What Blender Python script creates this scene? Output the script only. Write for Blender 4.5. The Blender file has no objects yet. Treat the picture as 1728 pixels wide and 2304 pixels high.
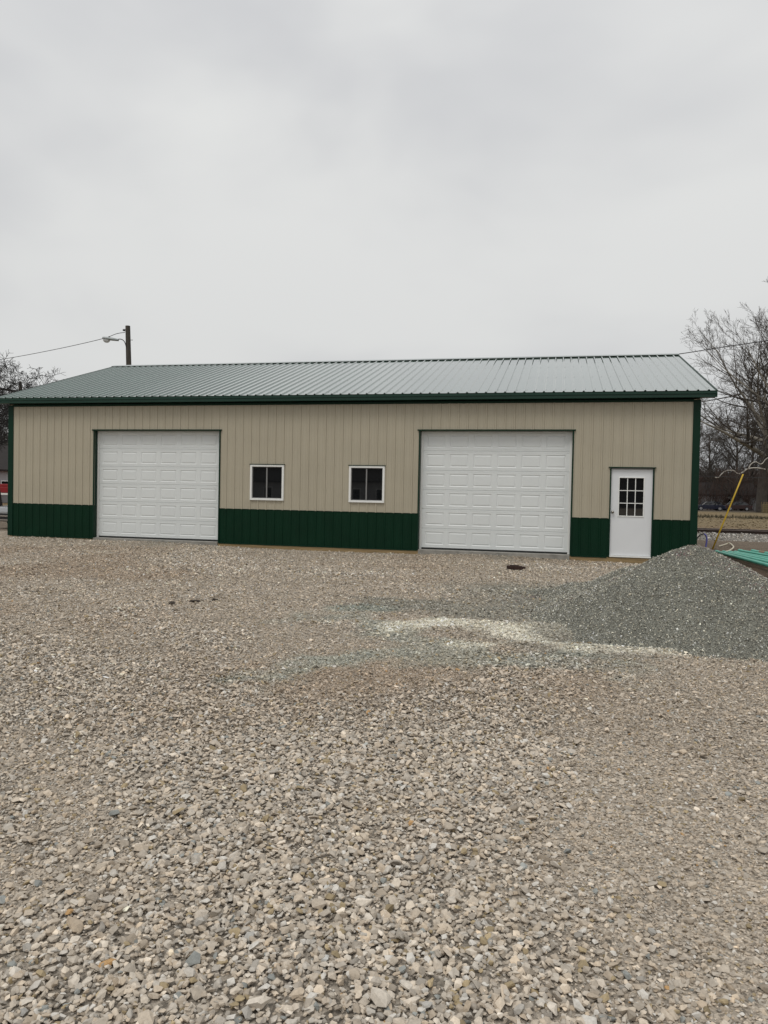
import bpy, bmesh, math, random
import numpy as np
from mathutils import Vector, Matrix
random.seed(7)
RNG = np.random.default_rng(11)
SC = bpy.context.scene
COL = SC.collection

# ------------------------------------------------------------------ camera
CAM = np.array([15.2763, -18.4475, 1.3864])
YAW, PITCH, ROLL, FPX = -0.225775, -0.024012, 0.019976, 1679.5
_fw = np.array([math.sin(YAW)*math.cos(PITCH), math.cos(YAW)*math.cos(PITCH), math.sin(PITCH)])
_ri = np.array([math.cos(YAW), -math.sin(YAW), 0.0])
_up = np.cross(_ri, _fw)
_c, _s = math.cos(ROLL), math.sin(ROLL)
_ri, _up = _ri*_c+_up*_s, _up*_c-_ri*_s
cd = bpy.data.cameras.new('camera')
cam = bpy.data.objects.new('camera', cd)
COL.objects.link(cam)
cd.sensor_fit = 'VERTICAL'
cd.sensor_height = 24.0
cd.lens = 24.0*FPX/2304.0
cd.clip_start = 0.05
cd.clip_end = 3000
m = Matrix([[_ri[0], _up[0], -_fw[0], CAM[0]], [_ri[1], _up[1], -_fw[1], CAM[1]],
            [_ri[2], _up[2], -_fw[2], CAM[2]], [0, 0, 0, 1]])
cam.matrix_world = m
SC.camera = cam

# ------------------------------------------------------------------ overcast sky and soft sun
SUN_EL, SUN_AZ = math.radians(62), math.radians(200)      # azimuth from north (+Y), clockwise
w = bpy.data.worlds.new('World')
SC.world = w
w.use_nodes = True
nt = w.node_tree
nt.nodes.clear()
N = nt.nodes.new
L = nt.links.new
out = N('ShaderNodeOutputWorld')
bg = N('ShaderNodeBackground')
bg.inputs['Strength'].default_value = 0.1
sky = N('ShaderNodeTexSky')
sky.sky_type = 'NISHITA'
sky.sun_disc = False
sky.sun_elevation = SUN_EL
sky.sun_rotation = SUN_AZ
tc = N('ShaderNodeTexCoord')
mp = N('ShaderNodeMapping')
mp.inputs['Scale'].default_value = (1.5, 1.5, 3.2)
mp.inputs['Location'].default_value = (3.1, 1.7, 0.35)
n1 = N('ShaderNodeTexNoise')
n1.inputs['Scale'].default_value = 1.25
n1.inputs['Detail'].default_value = 4.0
n1.inputs['Roughness'].default_value = 0.45
n1.inputs['Distortion'].default_value = 0.25
cr = N('ShaderNodeValToRGB')
cr.color_ramp.interpolation = 'EASE'
cr.color_ramp.elements[0].position = 0.36
cr.color_ramp.elements[0].color = (6.0, 6.07, 6.2, 1)
cr.color_ramp.elements[1].position = 0.64
cr.color_ramp.elements[1].color = (7.5, 7.55, 7.45, 1)
sx = N('ShaderNodeSeparateXYZ')
mr = N('ShaderNodeMapRange')                 # cloud deck thins with height
mr.inputs['From Min'].default_value = 0.08
mr.inputs['From Max'].default_value = 0.6
mr.inputs['To Min'].default_value = 0.93
mr.inputs['To Max'].default_value = 1.08
mul = N('ShaderNodeVectorMath')
mul.operation = 'SCALE'
mix = N('ShaderNodeMix')
mix.data_type = 'RGBA'
mix.inputs['Factor'].default_value = 0.97
L(tc.outputs['Generated'], mp.inputs['Vector'])
L(tc.outputs['Generated'], sx.inputs[0])
L(sx.outputs['Z'], mr.inputs['Value'])
L(mp.outputs[0], n1.inputs['Vector'])
L(n1.outputs['Fac'], cr.inputs['Fac'])
L(cr.outputs['Color'], mul.inputs[0])
L(mr.outputs[0], mul.inputs['Scale'])
L(sky.outputs[0], mix.inputs['A'])
L(mul.outputs[0], mix.inputs['B'])
L(mix.outputs['Result'], bg.inputs['Color'])
L(bg.outputs[0], out.inputs['Surface'])

sd = bpy.data.lights.new('sun', 'SUN')
sd.energy = 1.3
sd.angle = math.radians(24)
sd.color = (1.0, 0.96, 0.9)
sun = bpy.data.objects.new('sun', sd)
COL.objects.link(sun)
_dir = Vector((math.sin(SUN_AZ)*math.cos(SUN_EL), math.cos(SUN_AZ)*math.cos(SUN_EL), math.sin(SUN_EL)))
sun.rotation_euler = _dir.to_track_quat('Z', 'Y').to_euler()
sun.location = (10, -20, 30)

SC.view_settings.view_transform = 'Standard'
SC.view_settings.look = 'None'
SC.view_settings.exposure = 0.0
SC.view_settings.gamma = 1.0

# ------------------------------------------------------------------ helpers
def at(px, py, depth):
    """world point seen at a photograph pixel at a real depth in metres"""
    return CAM + depth*(_fw + _ri*(px-864)/FPX - _up*(py-1152)/FPX)

def tag(o, label=None, cat=None, group=None, kind=None):
    if label: o['label'] = label
    if cat: o['category'] = cat
    if group: o['group'] = group
    if kind: o['kind'] = kind
    return o

def empty(name, loc=(0, 0, 0), rz=0.0):
    o = bpy.data.objects.new(name, None)
    o.location = loc
    o.rotation_euler = (0, 0, rz)
    o.empty_display_size = 0.2
    COL.objects.link(o)
    return o

def copy_tree(o, parent=None):
    c = o.copy()
    COL.objects.link(c)
    c.parent = parent
    for ch in list(o.children):
        copy_tree(ch, c)
    return c

class MB:
    """collects shapes and links them as one mesh object"""
    def __init__(s):
        s.v = []; s.f = []; s.m = []
    def add(s, vs, fs, mi=0):
        b = len(s.v)
        s.v += [tuple(v) for v in vs]
        s.f += [tuple(b+i for i in f) for f in fs]
        s.m += [mi]*len(fs)
    def box(s, x0, x1, y0, y1, z0, z1, mi=0):
        s.add([(x0,y0,z0),(x1,y0,z0),(x1,y1,z0),(x0,y1,z0),(x0,y0,z1),(x1,y0,z1),(x1,y1,z1),(x0,y1,z1)],
              [(0,3,2,1),(4,5,6,7),(0,1,5,4),(1,2,6,5),(2,3,7,6),(3,0,4,7)], mi)
    def prism(s, poly, axis, a, b, mi=0):
        """poly = 2D points in the other two axes, extruded along axis from a to b"""
        n = len(poly)
        def P(p, t):
            q = list(p); q.insert(axis, t); return q
        vs = [P(p, a) for p in poly]+[P(p, b) for p in poly]
        fs = [tuple(range(n))[::-1], tuple(range(n, 2*n))]+[(i, (i+1) % n, n+(i+1) % n, n+i) for i in range(n)]
        s.add(vs, fs, mi)
    def tube(s, pts, r, k=8, cap=True, mi=0):
        pts = [Vector(p) for p in pts]
        if not hasattr(r, '__len__'): r = [r]*len(pts)
        prev = None; base = len(s.v); n = len(pts)
        for i, p in enumerate(pts):
            d = (pts[min(i+1, n-1)]-pts[max(i-1, 0)]).normalized()
            if prev is None:
                a = d.orthogonal().normalized()
            else:
                a = (prev-d*prev.dot(d)).normalized()
            prev = a
            b = d.cross(a)
            for j in range(k):
                t = 2*math.pi*j/k
                s.v.append(tuple(p+(a*math.cos(t)+b*math.sin(t))*r[i]))
        for i in range(n-1):
            for j in range(k):
                s.f.append((base+i*k+j, base+i*k+(j+1) % k, base+(i+1)*k+(j+1) % k, base+(i+1)*k+j)); s.m.append(mi)
        if cap:
            s.f.append(tuple(base+j for j in range(k))[::-1]); s.m.append(mi)
            s.f.append(tuple(base+(n-1)*k+j for j in range(k))); s.m.append(mi)
    def build(s, name, mat, parent=None, smooth=False, bevel=0, loc=None):
        me = bpy.data.meshes.new(name)
        me.from_pydata(s.v, [], s.f)
        for mt in (mat if isinstance(mat, (list, tuple)) else [mat]): me.materials.append(mt)
        me.polygons.foreach_set('material_index', s.m)
        if smooth: me.polygons.foreach_set('use_smooth', [True]*len(s.f))
        me.update()
        bm = bmesh.new(); bm.from_mesh(me)
        bmesh.ops.recalc_face_normals(bm, faces=bm.faces)
        bm.to_mesh(me); bm.free()
        o = bpy.data.objects.new(name, me)
        COL.objects.link(o)
        if parent: o.parent = parent
        if loc: o.location = loc
        if bevel:
            b = o.modifiers.new('bevel', 'BEVEL'); b.width = bevel; b.segments = 2; b.limit_method = 'ANGLE'
        return o

def np_mesh(name, verts, faces, mat, col=None, smooth=False, parent=None, k=None):
    """fast mesh from numpy arrays; faces all have the same number of corners"""
    me = bpy.data.meshes.new(name)
    nv, nf = len(verts), len(faces)
    k = faces.shape[1]
    me.vertices.add(nv)
    me.vertices.foreach_set('co', np.ascontiguousarray(verts, dtype=np.float32).ravel())
    me.loops.add(nf*k)
    me.loops.foreach_set('vertex_index', np.ascontiguousarray(faces, dtype=np.int32).ravel())
    me.polygons.add(nf)
    me.polygons.foreach_set('loop_start', np.arange(0, nf*k, k, dtype=np.int32))
    me.polygons.foreach_set('loop_total', np.full(nf, k, dtype=np.int32))
    if smooth: me.polygons.foreach_set('use_smooth', np.ones(nf, dtype=bool))
    else: me.polygons.foreach_set('use_smooth', np.zeros(nf, dtype=bool))
    me.update(calc_edges=True)
    if col is not None:
        a = me.color_attributes.new('tint', 'FLOAT_COLOR', 'POINT')
        c4 = np.ones((nv, 4), dtype=np.float32); c4[:, :3] = col
        a.data.foreach_set('color', c4.ravel())
    me.materials.append(mat)
    o = bpy.data.objects.new(name, me)
    COL.objects.link(o)
    if parent: o.parent = parent
    return o

# ---- numpy value noise
def vnoise(x, y, scale, seed=0, octaves=1):
    x = np.asarray(x, float); y = np.asarray(y, float)
    tot = 0; amp = 1; norm = 0
    for o in range(octaves):
        xs, ys = x/scale+seed*17.3, y/scale-seed*9.1
        xi, yi = np.floor(xs).astype(np.int64), np.floor(ys).astype(np.int64)
        fx, fy = xs-xi, ys-yi
        fx = fx*fx*(3-2*fx); fy = fy*fy*(3-2*fy)
        def h(a, b):
            n = (a*374761393+b*668265263+(seed+o*31)*1442695041) & 0x7fffffff
            n = ((n ^ (n >> 13))*1274126177) & 0x7fffffff
            return ((n ^ (n >> 16)) & 0xffff)/65535.0
        v = (h(xi, yi)*(1-fx)+h(xi+1, yi)*fx)*(1-fy)+(h(xi, yi+1)*(1-fx)+h(xi+1, yi+1)*fx)*fy
        tot = tot+v*amp; norm += amp; amp *= .5; scale *= .5
    return tot/norm

def sstep(a, b, x):
    t = np.clip((x-a)/(b-a), 0, 1)
    return t*t*(3-2*t)

def segdist(x, y, pts):
    """distance to a polyline, and parameter 0..1 along it"""
    best = np.full(np.shape(x), 1e9); par = np.zeros(np.shape(x))
    n = len(pts)-1
    for i in range(n):
        a = np.array(pts[i][:2], float); b = np.array(pts[i+1][:2], float); d = b-a
        t = np.clip(((x-a[0])*d[0]+(y-a[1])*d[1])/max(d@d, 1e-9), 0, 1)
        q = np.hypot(x-a[0]-t*d[0], y-a[1]-t*d[1])
        mk = q < best
        best = np.where(mk, q, best); par = np.where(mk, (i+t)/n, par)
    return best, par

# ------------------------------------------------------------------ materials
def mat(name, color, rough=0.6, metallic=0.0, spec=0.5, coat=0.0, ior=None, noise=None, bump=None, attr=None, streak=None):
    """noise=(scale, amount) value variation; bump=(scale, strength, distance); attr = colour attribute to use as base"""
    mt = bpy.data.materials.new(name)
    mt.use_nodes = True
    t = mt.node_tree
    p = t.nodes['Principled BSDF']
    p.inputs['Roughness'].default_value = rough
    p.inputs['Metallic'].default_value = metallic
    p.inputs['Specular IOR Level'].default_value = spec
    if coat: p.inputs['Coat Weight'].default_value = coat
    if ior: p.inputs['IOR'].default_value = ior
    p.inputs['Base Color'].default_value = (*color, 1)
    tcn = t.nodes.new('ShaderNodeTexCoord')
    src = None
    if attr:
        a = t.nodes.new('ShaderNodeAttribute'); a.attribute_name = attr
        src = a.outputs['Color']
    if noise:
        nz = t.nodes.new('ShaderNodeTexNoise')
        nz.inputs['Scale'].default_value = noise[0]
        nz.inputs['Detail'].default_value = 6
        if streak:
            mpn = t.nodes.new('ShaderNodeMapping'); mpn.inputs['Scale'].default_value = streak
            t.links.new(tcn.outputs['Object'], mpn.inputs[0]); t.links.new(mpn.outputs[0], nz.inputs['Vector'])
        else:
            t.links.new(tcn.outputs['Object'], nz.inputs['Vector'])
        r = t.nodes.new('ShaderNodeMapRange')
        r.inputs['From Min'].default_value = 0.25; r.inputs['From Max'].default_value = 0.75
        r.inputs['To Min'].default_value = 1-noise[1]; r.inputs['To Max'].default_value = 1+noise[1]
        t.links.new(nz.outputs['Fac'], r.inputs['Value'])
        sc = t.nodes.new('ShaderNodeVectorMath'); sc.operation = 'SCALE'
        if src: t.links.new(src, sc.inputs[0])
        else: sc.inputs[0].default_value = color
        t.links.new(r.outputs[0], sc.inputs['Scale'])
        src = sc.outputs[0]
    if src: t.links.new(src, p.inputs['Base Color'])
    if bump:
        nb = t.nodes.new('ShaderNodeTexNoise')
        nb.inputs['Scale'].default_value = bump[0]; nb.inputs['Detail'].default_value = 5
        t.links.new(tcn.outputs['Object'], nb.inputs['Vector'])
        b = t.nodes.new('ShaderNodeBump')
        b.inputs['Strength'].default_value = bump[1]; b.inputs['Distance'].default_value = bump[2]
        t.links.new(nb.outputs['Fac'], b.inputs['Height'])
        t.links.new(b.outputs[0], p.inputs['Normal'])
    return mt

M = {}
M['tan'] = mat('tan_steel', (0.415, 0.377, 0.29), 0.42, spec=0.4, noise=(1.3, 0.05), bump=(1.6, 0.25, 0.02))
M['green'] = mat('green_steel', (0.002, 0.024, 0.011), 0.45, spec=0.16, noise=(2.0, 0.12), bump=(1.6, 0.25, 0.02))
M['green_trim'] = mat('green_trim', (0.002, 0.025, 0.013), 0.42, spec=0.2, noise=(3.0, 0.1))
M['roof'] = mat('green_roof_steel', (0.07, 0.12, 0.098), 0.22, spec=0.6, coat=1.0, ior=1.65, noise=(0.9, 0.1), bump=(1.2, 0.06, 0.01))
M['door'] = mat('white_door_steel', (0.70, 0.73, 0.73), 0.4, spec=0.35, noise=(0.8, 0.03), bump=(90, 0.1, 0.003))
M['white'] = mat('white_vinyl', (0.8, 0.81, 0.79), 0.4, noise=(2, 0.02))
M['slab'] = mat('white_slab_paint', (0.72, 0.74, 0.76), 0.35, noise=(3, 0.02), bump=(2, 0.1, 0.01))
M['rubber'] = mat('black_rubber', (0.012, 0.012, 0.012), 0.7)
M['concrete'] = mat('concrete', (0.27, 0.26, 0.235), 0.85, noise=(6, 0.3), bump=(40, 0.4, 0.004))
M['lumber'] = mat('treated_lumber', (0.26, 0.185, 0.09), 0.8, noise=(5, 0.35), streak=(0.6, 8, 8), bump=(30, 0.4, 0.003))
M['glass'] = mat('dark_window_glass', (0.008, 0.009, 0.010), 0.02, spec=0.8)
M['mullion'] = mat('grey_window_rail', (0.22, 0.22, 0.22), 0.4)
M['knob'] = mat('knob_metal', (0.3, 0.28, 0.25), 0.25, metallic=1.0)
M['inside'] = mat('dark_interior', (0.05, 0.045, 0.04), 0.9)
M['pole'] = mat('weathered_pole_wood', (0.06, 0.052, 0.042), 0.9, noise=(3, 0.4), streak=(6, 6, 0.4), bump=(12, 0.5, 0.02))
M['lamp'] = mat('grey_lamp_housing', (0.3, 0.33, 0.33), 0.4, noise=(5, 0.1))
M['lens'] = mat('clear_lamp_lens', (0.6, 0.62, 0.62), 0.15)
M['dark_metal'] = mat('dark_metal', (0.03, 0.03, 0.032), 0.5)
M['cable'] = mat('cable', (0.035, 0.035, 0.038), 0.6)
M['bark'] = mat('dark_bark', (0.065, 0.055, 0.046), 0.9, noise=(2, 0.4))
M['bark_pale'] = mat('sycamore_bark', (0.24, 0.22, 0.185), 0.85, noise=(0.35, 0.55))
M['limb_white'] = mat('bleached_limb', (0.5, 0.47, 0.42), 0.8, noise=(1.5, 0.3))
M['bark_black'] = mat('black_bark', (0.02, 0.018, 0.018), 0.9, noise=(2, 0.3))
M['brush'] = mat('brown_brush', (0.07, 0.044, 0.035), 0.95, noise=(0.3, 0.4))
M['brush_grey'] = mat('grey_brush', (0.07, 0.062, 0.055), 0.95, noise=(0.3, 0.4))
M['yellow'] = mat('yellow_plastic', (0.55, 0.36, 0.02), 0.5, noise=(4, 0.15))
M['pvc'] = mat('mint_green_pvc', (0.11, 0.47, 0.37), 0.35, noise=(3, 0.12))
M['hose_blue'] = mat('blue_hose', (0.12, 0.12, 0.42), 0.5)
M['hose_black'] = mat('black_hose', (0.012, 0.012, 0.014), 0.5)
M['hose_cream'] = mat('cream_hose', (0.6, 0.55, 0.42), 0.5)
M['rust'] = mat('rusty_iron', (0.028, 0.012, 0.008), 0.85, noise=(20, 0.5), bump=(60, 0.5, 0.004))
M['mud'] = mat('wet_mud', (0.03, 0.022, 0.015), 0.8, noise=(20, 0.3), bump=(50, 0.6, 0.01))
M['rail'] = mat('rusty_rail', (0.035, 0.02, 0.015), 0.7, noise=(4, 0.3))
M['rail_top'] = mat('worn_rail_head', (0.42, 0.36, 0.33), 0.35, metallic=0.6)
M['tie'] = mat('railway_tie', (0.05, 0.038, 0.03), 0.9, noise=(6, 0.4))
M['house_wall'] = mat('white_siding', (0.36, 0.36, 0.37), 0.7, noise=(1.0, 0.15))
M['house_roof'] = mat('dark_shingle', (0.022, 0.018, 0.017), 0.9, noise=(3, 0.3))
M['car_grey'] = mat('grey_car_paint', (0.26, 0.27, 0.28), 0.22, coat=0.6)
M['car_blue'] = mat('dark_blue_car_paint', (0.005, 0.009, 0.03), 0.25, coat=0.6)
M['car_red'] = mat('red_paint', (0.25, 0.01, 0.015), 0.4)
M['car_maroon'] = mat('maroon_paint', (0.03, 0.006, 0.007), 0.35, coat=0.4)
M['tyre'] = mat('tyre_rubber', (0.012, 0.012, 0.013), 0.85)
M['rim'] = mat('wheel_rim', (0.4, 0.4, 0.42), 0.3, metallic=0.8)
M['headlight'] = mat('headlight_lens', (0.85, 0.87, 0.9), 0.08)
M['trim_black'] = mat('black_trim', (0.01, 0.01, 0.011), 0.5)
M['chrome'] = mat('chrome', (0.6, 0.6, 0.62), 0.15, metallic=1.0)
M['stone'] = mat('crushed_stone', (0.4, 0.36, 0.3), 0.85, spec=0.3, attr='tint', noise=(90, 0.16), bump=(160, 0.35, 0.003))
M['stone_small'] = mat('fine_crushed_stone', (0.2, 0.2, 0.2), 0.8, spec=0.35, attr='tint', noise=(150, 0.15))
M['dry_grass'] = mat('dry_grass', (0.3, 0.24, 0.13), 0.95, attr='tint')

# ---- the ground's own material: zone colour from the sheet, broken up into stones by cells
def ground_material(name, cell=38.0, contrast=0.55, attr='tint'):
    mt = bpy.data.materials.new(name); mt.use_nodes = True
    t = mt.node_tree; nn = t.nodes.new; ll = t.links.new
    p = t.nodes['Principled BSDF']; p.inputs['Roughness'].default_value = 0.92
    p.inputs['Specular IOR Level'].default_value = 0.2
    tcn = nn('ShaderNodeTexCoord')
    a = nn('ShaderNodeAttribute'); a.attribute_name = attr
    vo = nn('ShaderNodeTexVoronoi'); vo.inputs['Scale'].default_value = cell
    vo2 = nn('ShaderNodeTexVoronoi'); vo2.inputs['Scale'].default_value = cell*2.7
    ll(tcn.outputs['Object'], vo.inputs['Vector']); ll(tcn.outputs['Object'], vo2.inputs['Vector'])
    bw = nn('ShaderNodeRGBToBW'); ll(vo.outputs['Color'], bw.inputs[0])
    bw2 = nn('ShaderNodeRGBToBW'); ll(vo2.outputs['Color'], bw2.inputs[0])
    ad = nn('ShaderNodeMath'); ad.operation = 'ADD'; ll(bw.outputs[0], ad.inputs[0]); ll(bw2.outputs[0], ad.inputs[1])
    r = nn('ShaderNodeMapRange'); r.inputs['From Min'].default_value = 0.5; r.inputs['From Max'].default_value = 1.5
    r.inputs['To Min'].default_value = 1-contrast; r.inputs['To Max'].default_value = 1+contrast*0.8
    ll(ad.outputs[0], r.inputs['Value'])
    nz = nn('ShaderNodeTexNoise'); nz.inputs['Scale'].default_value = 1.7; nz.inputs['Detail'].default_value = 8
    nz.inputs['Roughness'].default_value = 0.7
    ll(tcn.outputs['Object'], nz.inputs['Vector'])
    r2 = nn('ShaderNodeMapRange'); r2.inputs['From Min'].default_value = 0.3; r2.inputs['From Max'].default_value = 0.7
    r2.inputs['To Min'].default_value = 0.8; r2.inputs['To Max'].default_value = 1.2
    ll(nz.outputs['Fac'], r2.inputs['Value'])
    mu = nn('ShaderNodeMath'); mu.operation = 'MULTIPLY'; ll(r.outputs[0], mu.inputs[0]); ll(r2.outputs[0], mu.inputs[1])
    sc = nn('ShaderNodeVectorMath'); sc.operation = 'SCALE'
    ll(a.outputs['Color'], sc.inputs[0]); ll(mu.outputs[0], sc.inputs['Scale'])
    ll(sc.outputs[0], p.inputs['Base Color'])
    b = nn('ShaderNodeBump'); b.inputs['Strength'].default_value = 0.8; b.inputs['Distance'].default_value = 0.012
    ll(ad.outputs[0], b.inputs['Height']); ll(b.outputs[0], p.inputs['Normal'])
    return mt
M['ground'] = ground_material('ground_gravel')

# ------------------------------------------------------------------ ground: height, zones, colours
def ground_h(x, y):
    x = np.asarray(x, float); y = np.asarray(y, float)
    near = np.exp(-np.maximum(np.abs(y-2)-6, 0)/4.0)
    h = -0.125+0.085*sstep(9, 1, x)*near
    h = h+(vnoise(x, y, 1.6, 3, 2)-0.5)*0.035*sstep(25, 10, np.hypot(x-12, y+8))
    h = h+(vnoise(x, y, 0.35, 5, 2)-0.5)*0.016*sstep(22, 12, np.hypot(x-14, y+10))
    # stones heaped a little before the big doors
    h = h+0.07*np.exp(-((y+0.25)/0.55)**2)*(np.exp(-((x-13.9)/1.6)**2)+0.6*np.exp(-((x-4.8)/1.5)**2))
    # low ridge the loader left, and its rut
    d, t = segdist(x, y, HUMP); h = h+0.06*np.exp(-(d/0.33)**2)
    d, t = segdist(x, y, RUT); h = h-0.05*np.exp(-(d/0.12)**2)
    d, t = segdist(x, y, [(14.9, -10.78), (15.75, -10.7), (16.47, -10.6)]); h = h+0.03*np.exp(-(d/0.1)**2)
    # dug dirt right of the building
    dd = sstep(17.6, 18.6, x)*sstep(-4.5, -3, y)*sstep(7.5, 5.5, y)
    h = h-dd*(0.05+0.07*vnoise(x, y, 0.7, 9, 3))
    # far field: grass rises very slightly, ditch beyond the tracks
    h = h-0.35*np.exp(-((y-56)/3.0)**2)
    return h
HUMP = [(14.2, -9.9), (14.9, -9.85), (15.6, -9.6), (16.1, -9.7)]
RUT = [(14.4, -10.5), (15.2, -10.2), (16.2, -10.33)]

PA = [(16.94, -8.77, 0.99), (16.39, -7.95, 0.64), (16.01, -7.22, 0.36), (15.57, -6.61, 0.2), (14.83, -6.4, -0.02)]
PB = [(16.94, -8.77, 0.99), (17.6, -9.42, 0.53), (18.33, -9.9, 0.3), (19.2, -10.2, 0.0)]
def pile_h(x, y):
    best = np.full(np.shape(x), -1.0)
    for P in (PA, PB):
        for i in range(len(P)-1):
            a = np.array(P[i][:2]); b = np.array(P[i+1][:2]); d = b-a
            t = np.clip(((x-a[0])*d[0]+(y-a[1])*d[1])/(d@d), 0, 1)
            q = np.hypot(x-a[0]-t*d[0], y-a[1]-t*d[1])
            H = P[i][2]*(1-t)+P[i+1][2]*t
            q2 = np.sqrt(q*q+0.16**2)-0.16
            best = np.maximum(best, H-0.57*q2)
    # foot spreads out flatter
    best = np.where(best < 0.12, 0.12-(0.12-best)*0.62, best)
    best = best+(vnoise(x, y, 0.6, 21, 3)-0.5)*0.07*sstep(-0.1, 0.3, best)
    return best-0.02

C_GRAVEL = np.array([0.425, 0.374, 0.31])
C_FINE = np.array([0.40, 0.343, 0.275])
C_GREY = np.array([0.21, 0.21, 0.18])
C_MINT = np.array([0.36, 0.43, 0.38])
C_CREAM = np.array([0.78, 0.74, 0.62])
C_DIRT = np.array([0.085, 0.055, 0.035])
C_YARD = np.array([0.17, 0.135, 0.10])
C_GRASS = np.array([0.21, 0.16, 0.09])

def lerp(c, col, m):
    return c*(1-m[..., None])+np.asarray(col)*m[..., None]

def fineness(x, y):
    """0 = coarse loose stone, 1 = packed fines; tracks of wheels and loader"""
    n = vnoise(x, y, 1.7, 40, 3)
    f = 0.12+0.88*sstep(0.27, 0.55, n)
    d, t = segdist(x, y, [(15.25, -17.5), (15.5, -16.2), (15.6, -15), (15.9, -13.6), (15.6, -12.5)])
    f = np.maximum(f, 0.95*np.exp(-(d/0.55)**2))
    f = np.maximum(f, 0.9*sstep(15.1, 15.6, x)*sstep(-11.5, -12.2, y))
    d, t = segdist(x, y, [(13.6, -15.9), (13.0, -15.2), (12.2, -14.6)])
    f = np.maximum(f, 0.8*np.exp(-(d/0.28)**2))
    d, t = segdist(x, y, [(11.6, -12.4), (10.8, -11.6), (9.0, -11.4)])
    f = np.maximum(f, 0.9*np.exp(-(d/0.6)**2))
    d, t = segdist(x, y, [(12.3, -8.6), (11.0, -9.6), (9.6, -8.8), (7.5, -6.4), (4.5, -4.4)])
    f = np.maximum(f, 0.8*np.exp(-(d/0.6)**2))
    # loose coarse heap in the foreground
    d, t = segdist(x, y, [(13.9, -14.2), (13.9, -14.9), (14.1, -15.6), (14.4, -16.6)])
    wd = 0.28+0.3*t
    f = f*(1-np.exp(-(d/wd)**2)*0.98)
    d, t = segdist(x, y, [(12.6, -13.6), (11.9, -12.9), (10.4, -12.3)])
    f = f*(1-np.exp(-(d/0.4)**2)*0.8)
    d, t = segdist(x, y, [(13.9, -16.5), (15.1, -16.3)])
    f = f*(1-np.exp(-(d/0.55)**2)*0.95)
    return np.clip(f, 0, 1)

def spill_masks(x, y):
    rag = (vnoise(x, y, 0.5, 50, 5)-0.5)*1.25
    d, t = segdist(x, y, [(16.1, -7.0), (15.0, -7.7), (14.2, -8.4), (13.3, -8.5)])
    spill = sstep(1.25, 0.4, d+rag*1.3+t*0.1)
    d, t = segdist(x, y, [(12.9, -9.6), (13.2, -10.0), (13.9, -11.0), (14.3, -11.4), (15.1, -11.65)])
    g1 = sstep(0.85, 0.2, d+rag*1.6)*0.75
    d, t = segdist(x, y, [(13.1, -12.75), (13.35, -11.95), (13.85, -11.35)])
    g2 = sstep(0.4, 0.05, d+rag*0.9)*0.9
    d, t = segdist(x, y, [(13.75, -9.9), (14.0, -9.98), (14.65, -10.1)])
    cr = sstep(0.55, 0.05, d+rag*0.9)
    d, t = segdist(x, y, HUMP); hump = sstep(0.5, 0.15, d+rag*0.7)*0.25
    d, t = segdist(x, y, [(14.3, -11.0), (14.99, -10.75), (15.75, -10.66), (16.47, -10.58)])
    wl = sstep(0.2, 0.03, d+rag*0.45)*0.55
    d, t = segdist(x, y, RUT); rut = sstep(0.22, 0.06, d+rag*0.2)*0.75
    gd = sstep(0.5, 0.1, np.abs(y+0.35)+rag)*(np.exp(-((x-14.2)/1.0)**2)*0.8+np.exp(-((x-5.0)/0.5)**2)*0.6)
    return spill, np.maximum(g1, g2), cr, hump, wl, rut, gd

def gravel_colour(x, y):
    f = fineness(x, y)
    c = lerp(np.broadcast_to(C_GRAVEL, x.shape+(3,)).copy(), C_FINE, f*0.75)
    warm = vnoise(x, y, 2.2, 61, 2)
    c = lerp(c, (0.34, 0.265, 0.195), sstep(0.5, 0.75, warm)*0.6*(0.3+0.7*f))
    spill, green, cr, hump, wl, rut, gd = spill_masks(x, y)
    near = sstep(-0.55, -0.02, pile_h(x, y)+(vnoise(x, y, 0.4, 51, 3)-0.5)*0.35)*sstep(16.6, 15.6, x)
    spill = np.maximum(spill, near)
    c = lerp(c, C_GREY*1.12, spill*0.72)
    c = lerp(c, C_MINT*0.85, green*0.5)
    c = lerp(c, C_CREAM*0.85, hump)
    c = lerp(c, (0.17, 0.15, 0.12), rut*0.6)
    c = lerp(c, C_CREAM, np.clip(cr, 0, 1)*0.85)
    c = lerp(c, C_CREAM, wl)
    c = lerp(c, C_GREY, np.clip(gd, 0, 1)*0.7)
    return c

def zone_colour(x, y):
    c = gravel_colour(x, y)
    rag = (vnoise(x, y, 1.2, 70, 3)-0.5)
    # packed yard dirt beyond the gravel lot
    yard = np.maximum(sstep(18.6, 19.4, x+rag*0.8)*sstep(-7, -5.5, y+rag), sstep(1.5, 3.0, y+rag))
    c = lerp(c, C_YARD, yard)
    dirt = sstep(17.5, 18.4, x+rag*1.2)*sstep(-5.5, -4.2, y+rag)*sstep(7.0, 4.8, y+rag*2)
    c = lerp(c, C_DIRT, dirt*0.9)
    g = sstep(17.5, 19.5, y+rag*1.5)
    c = lerp(c, C_GRASS, g)
    n = vnoise(x*0.05, y, 4.0, 75, 3)
    c = lerp(c, (0.2, 0.12, 0.075), g*sstep(0.5, 0.75, n)*0.3)
    c = lerp(c, (0.15, 0.145, 0.085), g*sstep(0.5, 0.8, vnoise(x*0.06, y, 5.0, 76, 3))*0.5)
    ditch = np.exp(-((y-56)/3.2)**2)
    c = lerp(c, (0.05, 0.043, 0.03), ditch*0.9)
    c = lerp(c, (0.06, 0.055, 0.05), sstep(93, 97, y)*0.8)
    return c

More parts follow.
